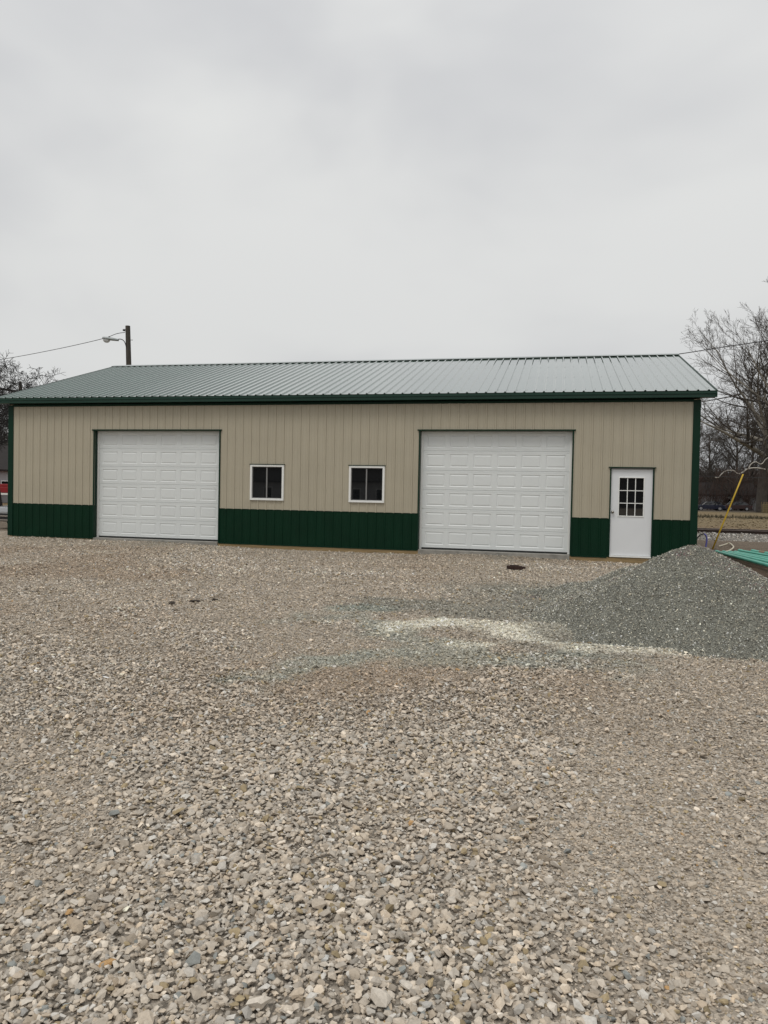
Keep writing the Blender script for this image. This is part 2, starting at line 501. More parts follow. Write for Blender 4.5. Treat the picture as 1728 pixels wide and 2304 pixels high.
def axis_coords(lo, hi, step, far):
    a = list(np.arange(lo, hi+1e-6, step))
    s, v = step, hi
    while v < far:
        s *= 1.18; v += s; a.append(v)
    s, v = step, lo
    while v > -far:
        s *= 1.18; v -= s; a.insert(0, v)
    return np.array(a)

gx = axis_coords(2, 20, 0.09, 900); gy = axis_coords(-17.6, 0.6, 0.09, 900)
GX, GY = np.meshgrid(gx, gy)
gz = ground_h(GX, GY)
vs = np.stack([GX.ravel(), GY.ravel(), gz.ravel()], 1)
nx, ny = len(gx), len(gy)
ii = (np.arange(ny-1)[:, None]*nx+np.arange(nx-1)[None, :]).ravel()
fs = np.stack([ii, ii+1, ii+nx+1, ii+nx], 1)
gcol = zone_colour(GX.ravel(), GY.ravel())
# gap shade between loose stones painted into the sheet colour, fading with distance
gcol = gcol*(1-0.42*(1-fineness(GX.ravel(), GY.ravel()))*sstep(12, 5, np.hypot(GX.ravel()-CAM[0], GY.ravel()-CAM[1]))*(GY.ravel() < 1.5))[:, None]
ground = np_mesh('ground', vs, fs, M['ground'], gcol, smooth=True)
tag(ground, kind='structure')

# ------------------------------------------------------------------ stones
def hull(npts, flat, seed):
    r = random.Random(seed)
    bm = bmesh.new()
    sx_, sy_, sz_ = r.uniform(.75, 1.25), r.uniform(.6, 1.0), flat*r.uniform(.7, 1.2)
    for i in range(npts):
        v = Vector((r.gauss(0, 1), r.gauss(0, 1), r.gauss(0, 1))).normalized()*r.uniform(.75, 1.05)
        bm.verts.new((v.x*sx_, v.y*sy_, v.z*sz_))
    res = bmesh.ops.convex_hull(bm, input=bm.verts)
    bmesh.ops.delete(bm, geom=[g for g in res['geom_interior'] if isinstance(g, bmesh.types.BMVert)], context='VERTS')
    bmesh.ops.triangulate(bm, faces=bm.faces)
    bm.verts.index_update()
    V = np.array([v.co[:] for v in bm.verts]); F = np.array([[v.index for v in f.verts] for f in bm.faces])
    bm.free()
    return V*0.5, F
HULL_HI = [hull(15, .52, i) for i in range(22)]
HULL_LO = [hull(7, .52, 100+i) for i in range(16)]

def scatter(x, y, z, size, col, hulls, tilt=0.45):
    n = len(x)
    az = RNG.uniform(0, 2*np.pi, n)
    tx = RNG.normal(0, tilt, n); ty = RNG.normal(0, tilt, n)
    ca, sa = np.cos(az), np.sin(az); cx, sx2 = np.cos(tx), np.sin(tx); cy, sy2 = np.cos(ty), np.sin(ty)
    o0 = np.zeros(n); o1 = np.ones(n)
    Rz = np.stack([np.stack([ca, -sa, o0], 1), np.stack([sa, ca, o0], 1), np.stack([o0, o0, o1], 1)], 1)
    Rx = np.stack([np.stack([o1, o0, o0], 1), np.stack([o0, cx, -sx2], 1), np.stack([o0, sx2, cx], 1)], 1)
    Ry = np.stack([np.stack([cy, o0, sy2], 1), np.stack([o0, o1, o0], 1), np.stack([-sy2, o0, cy], 1)], 1)
    R = Rx@Ry@Rz
    pick = RNG.integers(0, len(hulls), n)
    VV, FF, CC = [], [], []
    base = 0
    for k, (hv, hf) in enumerate(hulls):
        idx = np.nonzero(pick == k)[0]
        if len(idx) == 0: continue
        P = np.einsum('nij,vj->nvi', R[idx], hv)*size[idx][:, None, None]
        P[..., 0] += x[idx][:, None]; P[..., 1] += y[idx][:, None]; P[..., 2] += z[idx][:, None]
        m_ = len(hv)
        VV.append(P.reshape(-1, 3))
        FF.append((hf[None]+(np.arange(len(idx))*m_)[:, None, None]+base).reshape(-1, 3))
        CC.append(np.repeat(col[idx], m_, axis=0))
        base += m_*len(idx)
    return np.concatenate(VV), np.concatenate(FF), np.concatenate(CC)

def stone_tint(base, n, var=0.22, odd=True):
    c = base*np.exp(RNG.normal(0, var, n))[:, None]
    hue = RNG.normal(0, 0.028, n)
    c = c*np.stack([1+hue, np.ones(n), 1-hue*1.3], 1)
    if odd:
        r = RNG.uniform(size=n)
        c = np.where((r < 0.015)[:, None], np.array([0.27, 0.28, 0.265])*np.exp(RNG.normal(0, .15, n))[:, None], c)
        c = np.where(((r > 0.03) & (r < 0.0312))[:, None], np.array([0.45, 0.28, 0.13]), c)
        c = np.where(((r > 0.04) & (r < 0.08))[:, None], np.array([0.34, 0.27, 0.165])*np.exp(RNG.normal(0, .15, n))[:, None], c)
        c = np.where(((r > 0.10) & (r < 0.14))[:, None], np.array([0.6, 0.57, 0.52]), c)
    return np.clip(c, 0.01, 0.85)

FOOT = CAM[:2]
YW = math.atan2(_fw[0], _fw[1])
def ring_points(r0, r1, dens, half=0.66):
    n = int(dens*half*(r1*r1-r0*r0))
    r = np.sqrt(RNG.uniform(r0*r0, r1*r1, n)); a = YW+RNG.uniform(-half, half, n)
    return FOOT[0]+r*np.sin(a), FOOT[1]+r*np.cos(a), r

def keep_lot(x, y):
    return (y < -0.03) & (x < 18.9) & (pile_h(x, y)-0.125 < ground_h(x, y)+0.02)

SV, SF, SCc = [], [], []
off = 0
def push(res):
    global off
    v_, f_, c_ = res
    SV.append(v_); SF.append(f_+off); SCc.append(c_); off += len(v_)
RAD = [0.2, 1.2, 2.2, 3.2, 4.0, 4.8, 5.6, 6.6, 7.8, 9.2, 11, 13.5, 16.5, 20.5, 25.5]
for r0, r1 in zip(RAD[:-1], RAD[1:]):
    rm = (r0+r1)/2
    d_coarse = float(np.interp(rm, [2, 4, 6, 9, 12, 18], [4300, 3700, 2900, 1900, 1300, 800]))
    d_fine = float(np.interp(rm, [2, 4, 6, 9, 12, 18], [9500, 6500, 4200, 1900, 1100, 600]))
    s_c = float(np.interp(rm, [2, 5, 10, 18], [.0255, .0255, .030, .036]))
    s_f = float(np.interp(rm, [2, 4, 6, 9, 14], [.0125, .014, .017, .021, .026]))
    hulls = HULL_HI if r1 < 4.9 else HULL_LO
    if r1 > 4.9: s_c *= 1.22; s_f *= 1.2       # the simpler hulls fill less of their size
    for kind, dens, smean in (('f', d_fine, s_f), ('c', d_coarse, s_c)):
        x, y, r = ring_points(r0, r1, dens, 1.5 if r1 < 3.5 else (1.1 if r1 < 7 else .8))
        f = fineness(x, y)
        u = RNG.uniform(size=len(x))
        if kind == 'c': ok = (u > f*0.93)
        else: ok = (u < 0.2+0.8*f)
        ok &= keep_lot(x, y)
        spill, green, cr_, hump, wl, rut, gd = spill_masks(x, y)
        if kind == 'c': ok &= (u > np.maximum.reduce([spill*0.9, cr_, green*0.6, wl]))
        x, y, f = x[ok], y[ok], f[ok]
        n = len(x)
        size = smean*np.exp(RNG.normal(0, 0.34 if kind == 'c' else 0.3, n))
        size = np.minimum(size, 0.075)
        z = ground_h(x, y)+size*RNG.uniform(-0.02, 0.30, n)+(0.012*(1-f) if kind == 'c' else 0)*RNG.uniform(0, 1, n)
        base = gravel_colour(x, y)*(1.12 if kind == 'c' else 1.0)
        push(scatter(x, y, z, size, stone_tint(base, n, float(np.interp(rm, [4, 12], [.2, .36]))), hulls, 0.36 if kind == 'c' else 0.3))
V_ = np.concatenate(SV); F_ = np.concatenate(SF); C_ = np.concatenate(SCc)
gravel = np_mesh('gravel', V_, F_, M['stone'], C_)
tag(gravel, 'loose tan and grey crushed stone spread over the lot', 'gravel', kind='stuff')
print('gravel tris', len(F_))

# ------------------------------------------------------------------ the heap of grey stone
px_ = np.arange(12.6, 20.4, 0.04); py_ = np.arange(-12.6, -3.6, 0.04)
PX, PY = np.meshgrid(px_, py_)
PH = pile_h(PX, PY)
GH = ground_h(PX, PY)
PZ = np.maximum(PH-0.125, GH-0.05)
inside = (PH-0.125 > GH-0.06)
nx, ny = len(px_), len(py_)
ii = (np.arange(ny-1)[:, None]*nx+np.arange(nx-1)[None, :])
keep = inside[:-1, :-1] | inside[1:, :-1] | inside[:-1, 1:] | inside[1:, 1:]
ii = ii[keep]
fs = np.stack([ii, ii+1, ii+nx+1, ii+nx], 1)
used = np.unique(fs); remap = np.full(nx*ny, -1); remap[used] = np.arange(len(used))
pv = np.stack([PX.ravel(), PY.ravel(), PZ.ravel()], 1)[used]
pc = np.broadcast_to(np.array([0.20, 0.20, 0.17]), pv.shape).copy()
M['pile'] = ground_material('grey_stone_heap', cell=85.0, contrast=0.7)
pile = np_mesh('stone_heap', pv, remap[fs], M['pile'], pc, smooth=True)
tag(pile, 'tall heap of fine grey crushed stone beside the white entry door', 'stone heap')
n = 150000
x = RNG.uniform(13.2, 19.9, n); y = RNG.uniform(-11.9, -4.4, n)
h = pile_h(x, y)
ok = (h-0.125 > ground_h(x, y)-0.01)
stray = (h-0.125 > ground_h(x, y)-0.45) & (RNG.uniform(size=n) < 0.35*np.exp((h-0.125-ground_h(x, y))*9))
# denser on the side that can be looked at
ok &= (RNG.uniform(size=n) < np.where(y < -6.0, 1.0, 0.5))
ok = ok | stray
x, y, h = x[ok], y[ok], h[ok]
n = len(x)
size = 0.0185*np.exp(RNG.normal(0, 0.3, n))
z = np.maximum(h-0.125, ground_h(x, y))+size*RNG.uniform(0, .35, n)
col = stone_tint(np.broadcast_to(np.array([0.35, 0.335, 0.28]), (n, 3)), n, 0.6, odd=False)
pk = sstep(0.66, 0.8, vnoise(x, y, 0.5, 80, 2))*(RNG.uniform(size=n) < 0.35)
col = lerp(col, (0.26, 0.17, 0.17), pk)
wh = RNG.uniform(size=n) < 0.035
col = np.where(wh[:, None], np.array([0.55, 0.56, 0.52]), col)
v_, f_, c_ = scatter(x, y, z, size, col, HULL_LO, 0.8)
ps = np_mesh('loose_stones', v_, f_, M['stone_small'], c_, parent=pile)
tag(ps, kind='stuff')
print('pile tris', len(f_))

# ------------------------------------------------------------------ the steel building
BX, WALL_TOP, BD = 18.46, 3.70, 11.34
RIB0, RIBP = 0.309, 0.2286
Z_W = 0.915
barn = empty('pole_barn', (0, 0, 0))
tag(barn, 'long tan and green ribbed steel building with two white garage doors', 'building')

def ribbed_wall(a0, a1, z0, z1, holes, topf=None, rib0=RIB0):
    """ribbed sheet in the (a, depth, z) frame; the ribs stand towards negative depth"""
    xs = {a0: 0.0, a1: 0.0}
    k0 = int(math.floor((a0-rib0)/RIBP))-1
    k1 = int(math.ceil((a1-rib0)/RIBP))+1
    prof = []
    for k in range(k0, k1+1):
        c = rib0+k*RIBP
        prof += [(c-.027, 0), (c-.015, .017), (c+.015, .017), (c+.027, 0)]
        for q in (0.076, 0.152):
            prof += [(c+q-.012, 0), (c+q, .0035), (c+q+.012, 0)]
    prof = np.array(sorted(prof))
    def dep(a): return float(np.interp(a, prof[:, 0], prof[:, 1]))
    cuts = [a for a in prof[:, 0] if a0 < a < a1]+[a0, a1]
    for h in holes: cuts += [h[0], h[1]]
    cuts = sorted({round(c, 5) for c in cuts if a0-1e-6 <= c <= a1+1e-6})
    V, F = [], []
    for i in range(len(cuts)-1):
        l, r = cuts[i], cuts[i+1]
        if r-l < 1e-5: continue
        mid = (l+r)/2
        spans = [(z0, z1)]
        for (ha, hb, hz0, hz1) in holes:
            if ha-1e-6 <= mid <= hb+1e-6:
                ns = []
                for (s0, s1) in spans:
                    if hz0 > s0: ns.append((s0, min(hz0, s1)))
                    if hz1 < s1: ns.append((max(hz1, s0), s1))
                spans = [q for q in ns if q[1]-q[0] > 1e-4]
        for (s0, s1) in spans:
            tl = topf(l) if (topf and s1 == z1) else s1
            tr = topf(r) if (topf and s1 == z1) else s1
            b = len(V)
            V += [(l, -dep(l), s0), (r, -dep(r), s0), (r, -dep(r), tr), (l, -dep(l), tl)]
            F.append((b, b+1, b+2, b+3))
    return V, F

D1 = (2.76, 6.50, -0.3, 2.985)
D2 = (11.94, 15.63, -0.3, 2.985)
DE = (16.515, 17.51, -0.3, 2.115)
W1 = (7.42, 8.33, 1.175, 2.08)
W2 = (10.125, 11.03, 1.175, 2.08)
holes = [D1, D2, DE, W1, W2]
def wall_obj(name, parts, material, xf=lambda v: v):
    mb = MB()
    for V, F in parts: mb.add([xf(v) for v in V], F)
    o = mb.build(name, material, barn)
    s = o.modifiers.new('thickness', 'SOLIDIFY'); s.thickness = 0.004; s.offset = 0
    return o
wall_obj('front_wall', [ribbed_wall(0.01, BX-.01, Z_W, WALL_TOP+.02, holes)], M['tan'])
for a, b in ((0.01, D1[0]), (D1[1], D2[0]), (D2[1], DE[0]), (DE[1], BX-.01)):
    wall_obj('wainscot', [ribbed_wall(a, b, 0.0, Z_W-.006, [])], M['green'])
RZ = 5.786; EZ = 3.888; EY = -0.2475; RY = 5.669
SL = (RZ-EZ)/(RY-EY)
def gable(a): return EZ-0.16+SL*(a-EY) if a < RY else EZ-0.16+SL*(2*RY-a-EY)
for side, xx in (('right', BX), ('left', 0.0)):
    sgn = 1 if side == 'right' else -1
    xf = (lambda v, xx=xx, sgn=sgn: (xx-sgn*v[1], v[0], v[2]))
    wall_obj('side_wall', [ribbed_wall(0.01, RY*2-.01, Z_W, 4.0, [], topf=gable)], M['tan'], xf)
    wall_obj('side_wainscot', [ribbed_wall(0.01, RY*2-.01, 0.0, Z_W-.006, [])], M['green'], xf)
wall_obj('rear_wall', [ribbed_wall(0.01, BX-.01, 0.0, WALL_TOP, [])], M['tan'], lambda v: (v[0], 2*RY-v[1], v[2]))

# trims
def trim(name, boxes, material=None, bevel=0.003, parent=None):
    mb = MB()
    for b in boxes: mb.box(*b)
    return mb.build(name, material or M['green_trim'], parent or barn, bevel=bevel)
trim('corner_trim', [(-.022, .14, -.026, .03, -.005, WALL_TOP), (-.022, .03, .0302, .14, -.005, WALL_TOP)])
trim('corner_trim', [(BX-.14, BX+.022, -.026, .03, -.005, WALL_TOP), (BX-.03, BX+.022, .0302, .14, -.005, WALL_TOP)])
for a, b in ((.14, D1[0]-.03), (D1[1]+.03, D2[0]-.03), (D2[1]+.03, DE[0]-.03), (DE[1]+.03, BX-.14)):
    trim('wainscot_trim', [(a, b, -.012, .012, Z_W-.006, Z_W+.006)], M['green_trim'], 0)
    trim('base_trim', [(a, b, -.028, .01, -.022, .004)], M['green_trim'], 0)
trim('frieze_trim', [(.14, BX-.14, -.024, .02, 3.66, 3.72)], M['green_trim'], 0)
# skirt board of treated lumber and the slab
for a, b in ((D1[1], D2[0]), (D2[1], BX), (0, D1[0])):
    trim('skirt_board', [(a, b, -.018, .03, -.26, -.004)], M['lumber'])
trim('concrete_slab', [(.05, BX-.05, .032, 2*RY-.05, -.3, .018), (D1[0]+.002, D1[1]-.002, -.05, .0318, -.3, .014), (D2[0]+.002, D2[1]-.002, -.05, .0318, -.3, .014)], M['concrete'], 0.006)

# roof sheets
def roof_sheet():
    mb = MB()
    x0, x1 = -.329, BX+.317
    k0 = int(math.floor((x0-RIB0)/RIBP))-1; k1 = int(math.ceil((x1-RIB0)/RIBP))+1
    prof = []
    for k in range(k0, k1+1):
        c = RIB0+k*RIBP
        prof += [(c-.030, 0), (c-.013, .027), (c+.013, .027), (c+.030, 0)]
    prof = [p for p in prof if x0 < p[0] < x1]
    prof = [(x0, 0)]+prof+[(x1, 0)]
    nrm = Vector((0, -SL, 1)).normalized()
    for sgn in (1, -1):
        V = []
        for (a, h) in prof:
            for (yy, zz) in ((EY-.02, EZ-.02*SL), (RY, RZ)):
                n_ = nrm.copy()
                p = Vector((a, yy, zz))+n_*h
                if sgn < 0: p = Vector((p.x, 2*RY-p.y, p.z))
                V.append(tuple(p))
        F = [(2*i, 2*i+2, 2*i+3, 2*i+1) for i in range(len(prof)-1)]
        mb.add(V, F)
    return mb
ro = roof_sheet().build('roof', M['roof'], barn)
s = ro.modifiers.new('thickness', 'SOLIDIFY'); s.thickness = 0.006; s.offset = -1
# screws in rows on the roof and wall
def screws():
    mb = MB()
    nrm = Vector((0, -SL, 1)).normalized()
    for k in range(-1, 81, 1):
        for row in (0.05, 0.35, 0.65, 0.93):
            yy = EY+(RY-EY)*row; zz = EZ+(RZ-EZ)*row
            c = Vector((RIB0+k*RIBP+.048, yy, zz))+nrm*.003
            if not (-.3 < c.x < BX+.3): continue
            r = .0038
            mb.add([c+Vector((-r, -r, -r*SL)), c+Vector((r, -r, -r*SL)), c+Vector((r, r, r*SL)), c+Vector((-r, r, r*SL)),
                    c+Vector((-r, -r, -r*SL))+nrm*.006, c+Vector((r, -r, -r*SL))+nrm*.006, c+Vector((r, r, r*SL))+nrm*.006, c+Vector((-r, r, r*SL))+nrm*.006],
                   [(0,3,2,1),(4,5,6,7),(0,1,5,4),(1,2,6,5),(2,3,7,6),(3,0,4,7)])
    return mb
sc_ = screws().build('roof_screws', M['green_trim'], ro); tag(sc_, kind='stuff')
mb = MB()
for k in range(0, 80):
    for zz in (0.25, 0.65, 1.45, 2.1, 2.75, 3.35):
        c = RIB0+k*RIBP+.05
        if c > BX-.2 or any(h[0]-.1 < c < h[1]+.1 and h[2]-.1 < zz < h[3]+.1 for h in holes): continue
        mb.box(c-.005, c+.005, -.009, -.002, zz-.005, zz+.005, 1 if zz < Z_W else 0)
sc_ = mb.build('wall_screws', [mat('tan_screw', (.3, .26, .19), .4), M['green_trim']], barn); tag(sc_, kind='stuff')
# ridge cap
mb = MB()
for sgn in (1, -1):
    y0, y1 = (RY-.2, RY)
    V = []
    for xx in (-.335, BX+.325):
        for (yy, dz) in ((RY-.2, .026), (RY-.0, .03)):
            p = (xx, yy if sgn > 0 else 2*RY-yy, RZ+SL*(yy-RY)+dz)
            V.append(p)
    mb.add(V, [(0, 2, 3, 1)])
rc = mb.build('ridge_cap', M['roof'], barn); s = rc.modifiers.new('thickness', 'SOLIDIFY'); s.thickness = .012; s.offset = -1
# closures make the ribs read dark under the cap
trim('ridge_closure', [(-.32, BX+.31, RY-.165, RY-.15, RZ-.06, RZ-.052+.036)], M['rubber'], 0)
# fascia front: two folded faces, soffit, rakes
mb = MB()
mb.prism([(EY, EZ-.008), (EY-.012, EZ-.02), (EY-.012, EZ-.075), (EY+.004, EZ-.085), (EY+.004, EZ-.153), (EY+.03, EZ-.153), (EY+.03, EZ-.012)], 0, -.329, BX+.317)
mb.build('fascia', mat('fascia_green', (0.006, 0.034, 0.022), 0.35, spec=0.35, noise=(1.5, 0.1)), barn)
mb = MB()
yb = 2*RY-EY
mb.box(-.329, BX+.317, yb-.03, yb, EZ-.153, EZ-.008)
mb.build('rear_fascia', M['green_trim'], barn)
trim('soffit', [(-.31, BX+.30, EY+.031, -.03, EZ-.150, EZ-.140)], M['green_trim'], 0)
trim('soffit', [(-.31, BX+.30, 2*RY+.03, yb-.031, EZ-.150, EZ-.140)], M['green_trim'], 0)
for xx, sg in ((-.329, 1), (BX+.317, -1)):
    for side in (1, -1):
        mb = MB()
        xa, xb = (xx-.006, xx+.03*sg) if sg > 0 else (xx-.03, xx+.006)
        poly = [(EY-.005, EZ-.155), (EY-.005, EZ+.012), (RY, RZ+.014), (RY, RZ-.155)]
        if side < 0: poly = [(2*RY-p[0], p[1]) for p in poly]
        mb.prism(poly, 0, xa, xb)
        mb.build('rake_trim', M['green_trim'], barn)
        mb = MB()
        xi = 0.0 if sg > 0 else BX
        xo = xx+.031*sg
        poly = [(EY+.031, EZ-.150+.03*SL), (EY+.031, EZ-.140+.03*SL), (RY-.001, RZ-.14), (RY-.001, RZ-.15)]
        if side < 0: poly = [(2*RY-p[0], p[1]) for p in poly]
        mb.prism(poly, 0, min(xi, xo), max(xi, xo))
        mb.build('rake_soffit', M['green_trim'], barn)
# dark inside so the windows have a room behind them
trim('interior_partition', [(.1, BX-.1, 2.6, 2.7, .02, 3.6)], M['inside'], 0)

# ---- overhead doors
def overhead_door(op):
    x0, x1, _, zt = op
    zb = 0.058
    yf = 0.155
    root = MB()
    w_, h_ = x1-x0, zt-zb
    nsec, ncol = 6, 6
    sh = h_/nsec
    # flat sheet per section with a shiplap groove between, embossed panels cut in
    V, F = [], []
    def quad(a, b, c, d):
        i = len(V); V.extend([a, b, c, d]); F.append((i, i+1, i+2, i+3))
    def ring(r0, y0, r1, y1):
        (a0, b0, c0, d0), (a1, b1, c1, d1) = r0, r1    # x0,x1,z0,z1
        quad((a0, y0, c0), (b0, y0, c0), (b1, y1, c1), (a1, y1, c1))
        quad((b0, y0, c0), (b0, y0, d0), (b1, y1, d1), (b1, y1, c1))
        quad((b0, y0, d0), (a0, y0, d0), (a1, y1, d1), (b1, y1, d1))
        quad((a0, y0, d0), (a0, y0, c0), (a1, y1, c1), (a1, y1, d1))
    for sI in range(nsec):
        zs0, zs1 = zb+sI*sh, zb+(sI+1)*sh
        # joint: groove 6 mm deep, and two shallow pinch lines
        g = .009
        prof = [(zs0, .010), (zs0+g*.6, .010), (zs0+g, 0), (zs0+.040, 0), (zs0+.044, .004), (zs0+.048, 0)]
        top = [(zs1-.048, 0), (zs1-.044, .004), (zs1-.040, 0), (zs1-g, 0), (zs1-g*.6, .010), (zs1, .010)]
        for A in (prof, top):
            for i in range(len(A)-1):
                quad((x0, yf+A[i][1], A[i][0]), (x1, yf+A[i][1], A[i][0]), (x1, yf+A[i+1][1], A[i+1][0]), (x0, yf+A[i+1][1], A[i+1][0]))
        za, zc = zs0+.048, zs1-.048
        pw = (w_-.16)/ncol
        pan = []
        for cI in range(ncol):
            c = x0+.08+pw*(cI+.5)
            pan.append((c-pw*.395, c+pw*.395))
        pz0, pz1 = zs0+.085, zs1-.085
        # field above and below panels
        quad((x0, yf, za), (x1, yf, za), (x1, yf, pz0), (x0, yf, pz0))
        quad((x0, yf, pz1), (x1, yf, pz1), (x1, yf, zc), (x0, yf, zc))
        prev = x0
        for (a, b) in pan:
            quad((prev, yf, pz0), (a, yf, pz0), (a, yf, pz1), (prev, yf, pz1)); prev = b
            R0 = (a, b, pz0, pz1)
            def sh_(R, t): return (R[0]+t, R[1]-t, R[2]+t, R[3]-t)
            R1 = sh_(R0, .014); R2 = sh_(R0, .020); R3 = sh_(R0, .048)
            ring(R0, yf, R1, yf+.010); ring(R1, yf+.010, R2, yf+.010); ring(R2, yf+.010, R3, yf+.001)
            quad((R3[0], yf+.001, R3[2]), (R3[1], yf+.001, R3[2]), (R3[1], yf+.001, R3[3]), (R3[0], yf+.001, R3[3]))
        quad((prev, yf, pz0), (x1, yf, pz0), (x1, yf, pz1), (prev, yf, pz1))
    root.add(V, F)
    me = bpy.data.meshes.new('overhead_door'); me.from_pydata(root.v, [], root.f); me.materials.append(M['door']); me.update()
    o = bpy.data.objects.new('overhead_door', me); COL.objects.link(o); o.parent = barn
    b = MB(); b.box(x0, x1, yf+.02, yf+.05, zb, zt); b.build('door_core', M['door'], o)
    b = MB(); b.box(x0+.003, x1-.003, yf-.006, yf+.0185, .0185, zb-.001); b.build('bottom_seal', M['rubber'], o)
    # white stop strips at the sides and head
    for a, c in ((x0-.001, x0+.052), (x1-.052, x1+.001)):
        b = MB(); b.box(a, c, yf-.034, yf-.004, .02, zt-.001); b.build('door_stop', M['white'], o, bevel=.003)
    b = MB(); b.box(x0+.0525, x1-.0525, yf-.034, yf-.004, zt-.045, zt-.001); b.build('head_stop', M['door'], o, bevel=.003)
    # green jamb linings and face trim
    b = MB()
    b.box(x0-.036, x0-.002, -.030, yf, -.004, zt+.002); b.build('jamb_trim', M['green_trim'], o, bevel=.002)
    b = MB()
    b.box(x1+.002, x1+.036, -.030, yf, -.004, zt+.002); b.build('jamb_trim', M['green_trim'], o, bevel=.002)
    b = MB()
    b.box(x0-.075, x1+.075, -.045, yf, zt+.003, zt+.034); b.build('head_trim', M['green_trim'], o, bevel=.002)
    return o
o1 = overhead_door(D1); o1['label'] = 'left white panelled garage door with a wide dark green left jamb'
o2 = overhead_door(D2); o2['label'] = 'right white panelled garage door between the right window and entry door'

# ---- windows
def window(op, label):
    x0, x1, z0, z1 = op
    fr = MB(); t = .052
    fr.box(x0-.015, x1+.015, -.045, .05, z0-.015, z0+t-.015); fr.box(x0-.015, x1+.015, -.045, .05, z1-t+.015, z1+.015)
    fr.box(x0-.015, x0+t-.015, -.045, .05, z0+t-.0148, z1-t+.0148); fr.box(x1-t+.015, x1+.015, -.045, .05, z0+t-.0148, z1-t+.0148)
    w_ = fr.build('window', M['white'], barn, bevel=.004); w_['label'] = label
    a, b, c, d = x0+t-.014, x1-t+.014, z0+t-.014, z1-t+.014
    g = MB(); g.box(a+.001, b-.001, .012, .018, c+.001, d-.001); g.build('pane', M['glass'], w_)
    mid = (a+b)/2-.01
    s_ = MB(); s_.box(mid-.016, mid+.016, -.02, .0115, c+.0145, d-.0145); s_.build('mullion', M['mullion'], w_, bevel=.002)
    s_ = MB()
    s_.box(a, b, -.015, .0115, c, c+.014); s_.box(a, b, -.015, .0115, d-.014, d)
    s_.box(a, a+.014, -.015, .0115, c+.0142, d-.0142); s_.box(b-.014, b, -.015, .0115, c+.0142, d-.0142)
    s_.build('sash', M['mullion'], w_)
    h_ = MB(); h_.box(x0-.035, x1+.035, -.055, .0, z1+.0152, z1+.032); h_.build('head_trim', M['green_trim'], w_)
    return w_
window(W1, 'left white framed window, nearer the left garage door')
window(W2, 'right white framed window, nearer the right garage door')

# ---- entry door
def entry_door():
    x0, x1 = 16.548, 17.477
    z0, z1 = .045, 2.082
    yf = .02
    gx0, gx1, gz0, gz1 = 16.738, 17.280, .988, 1.880
    mb = MB()
    mb.box(x0, gx0, yf, yf+.045, z0, z1); mb.box(gx1, x1, yf, yf+.045, z0, z1)
    mb.box(gx0+.0001, gx1-.0001, yf, yf+.045, z0, gz0); mb.box(gx0+.0001, gx1-.0001, yf, yf+.045, gz1, z1)
    d = mb.build('entry_door', M['slab'], barn)
    d['label'] = 'white entry door with a nine pane window and knob'
    g = MB(); g.box(gx0+.001, gx1-.001, yf+.02, yf+.026, gz0+.001, gz1-.001); g.build('pane', M['glass'], d)
    f = MB(); t = .026
    for b in ((gx0-t, gx1+t, gz1, gz1+t), (gx0-t, gx1+t, gz0-t, gz0), (gx0-t, gx0, gz0+.0001, gz1-.0001), (gx1, gx1+t, gz0+.0001, gz1-.0001)):
        f.box(b[0], b[1], yf-.013, yf-.0005, b[2], b[3])
    f.build('lite_frame', M['white'], d, bevel=.005)
    mu = MB()
    for i in (1, 2):
        c = gx0+(gx1-gx0)*i/3; mu.box(c-.009, c+.009, yf+.004, yf+.0195, gz0+.002, gz1-.002)
    for i in (1, 2):
        c = gz0+(gz1-gz0)*i/3
        for j in range(3):
            a = gx0+(gx1-gx0)*j/3+(.0092 if j else .002); b = gx0+(gx1-gx0)*(j+1)/3-(.0092 if j < 2 else .002)
            mu.box(a, b, yf+.004, yf+.0195, c-.009, c+.009)
    mu.build('muntins', M['white'], d)
    k = MB(); kc = (16.598, 1.068)
    k.tube([(kc[0], yf-.001, kc[1]), (kc[0], yf-.008, kc[1])], [.033, .033], 20)
    k.tube([(kc[0], yf-.008, kc[1]), (kc[0], yf-.032, kc[1]), (kc[0], yf-.04, kc[1]), (kc[0], yf-.055, kc[1]), (kc[0], yf-.068, kc[1]), (kc[0], yf-.073, kc[1])],
           [.012, .012, .024, .030, .024, .008], 20)
    k.build('knob', M['knob'], d, smooth=True)
    b = MB()
    b.box(x0-.034, x0-.004, -.03, .07, -.004, z1+.03); b.build('jamb_trim', M['green_trim'], d, bevel=.002)
    b = MB()
    b.box(x1+.004, x1+.034, -.03, .07, -.004, z1+.03); b.build('jamb_trim', M['green_trim'], d, bevel=.002)
    b = MB()
    b.box(x0-.068, x1+.068, -.045, .07, z1+.031, z1+.055); b.build('head_trim', M['green_trim'], d, bevel=.002)
    b = MB(); b.box(x0-.003, x1+.003, -.006, .06, z1+.003, z1+.03); b.build('head_jamb', M['mullion'], d)
    b = MB(); b.box(x0-.003, x1+.003, -.034, .07, .006, z0-.006); b.build('sill', M['white'], d, bevel=.003)
    return d
entry_door()

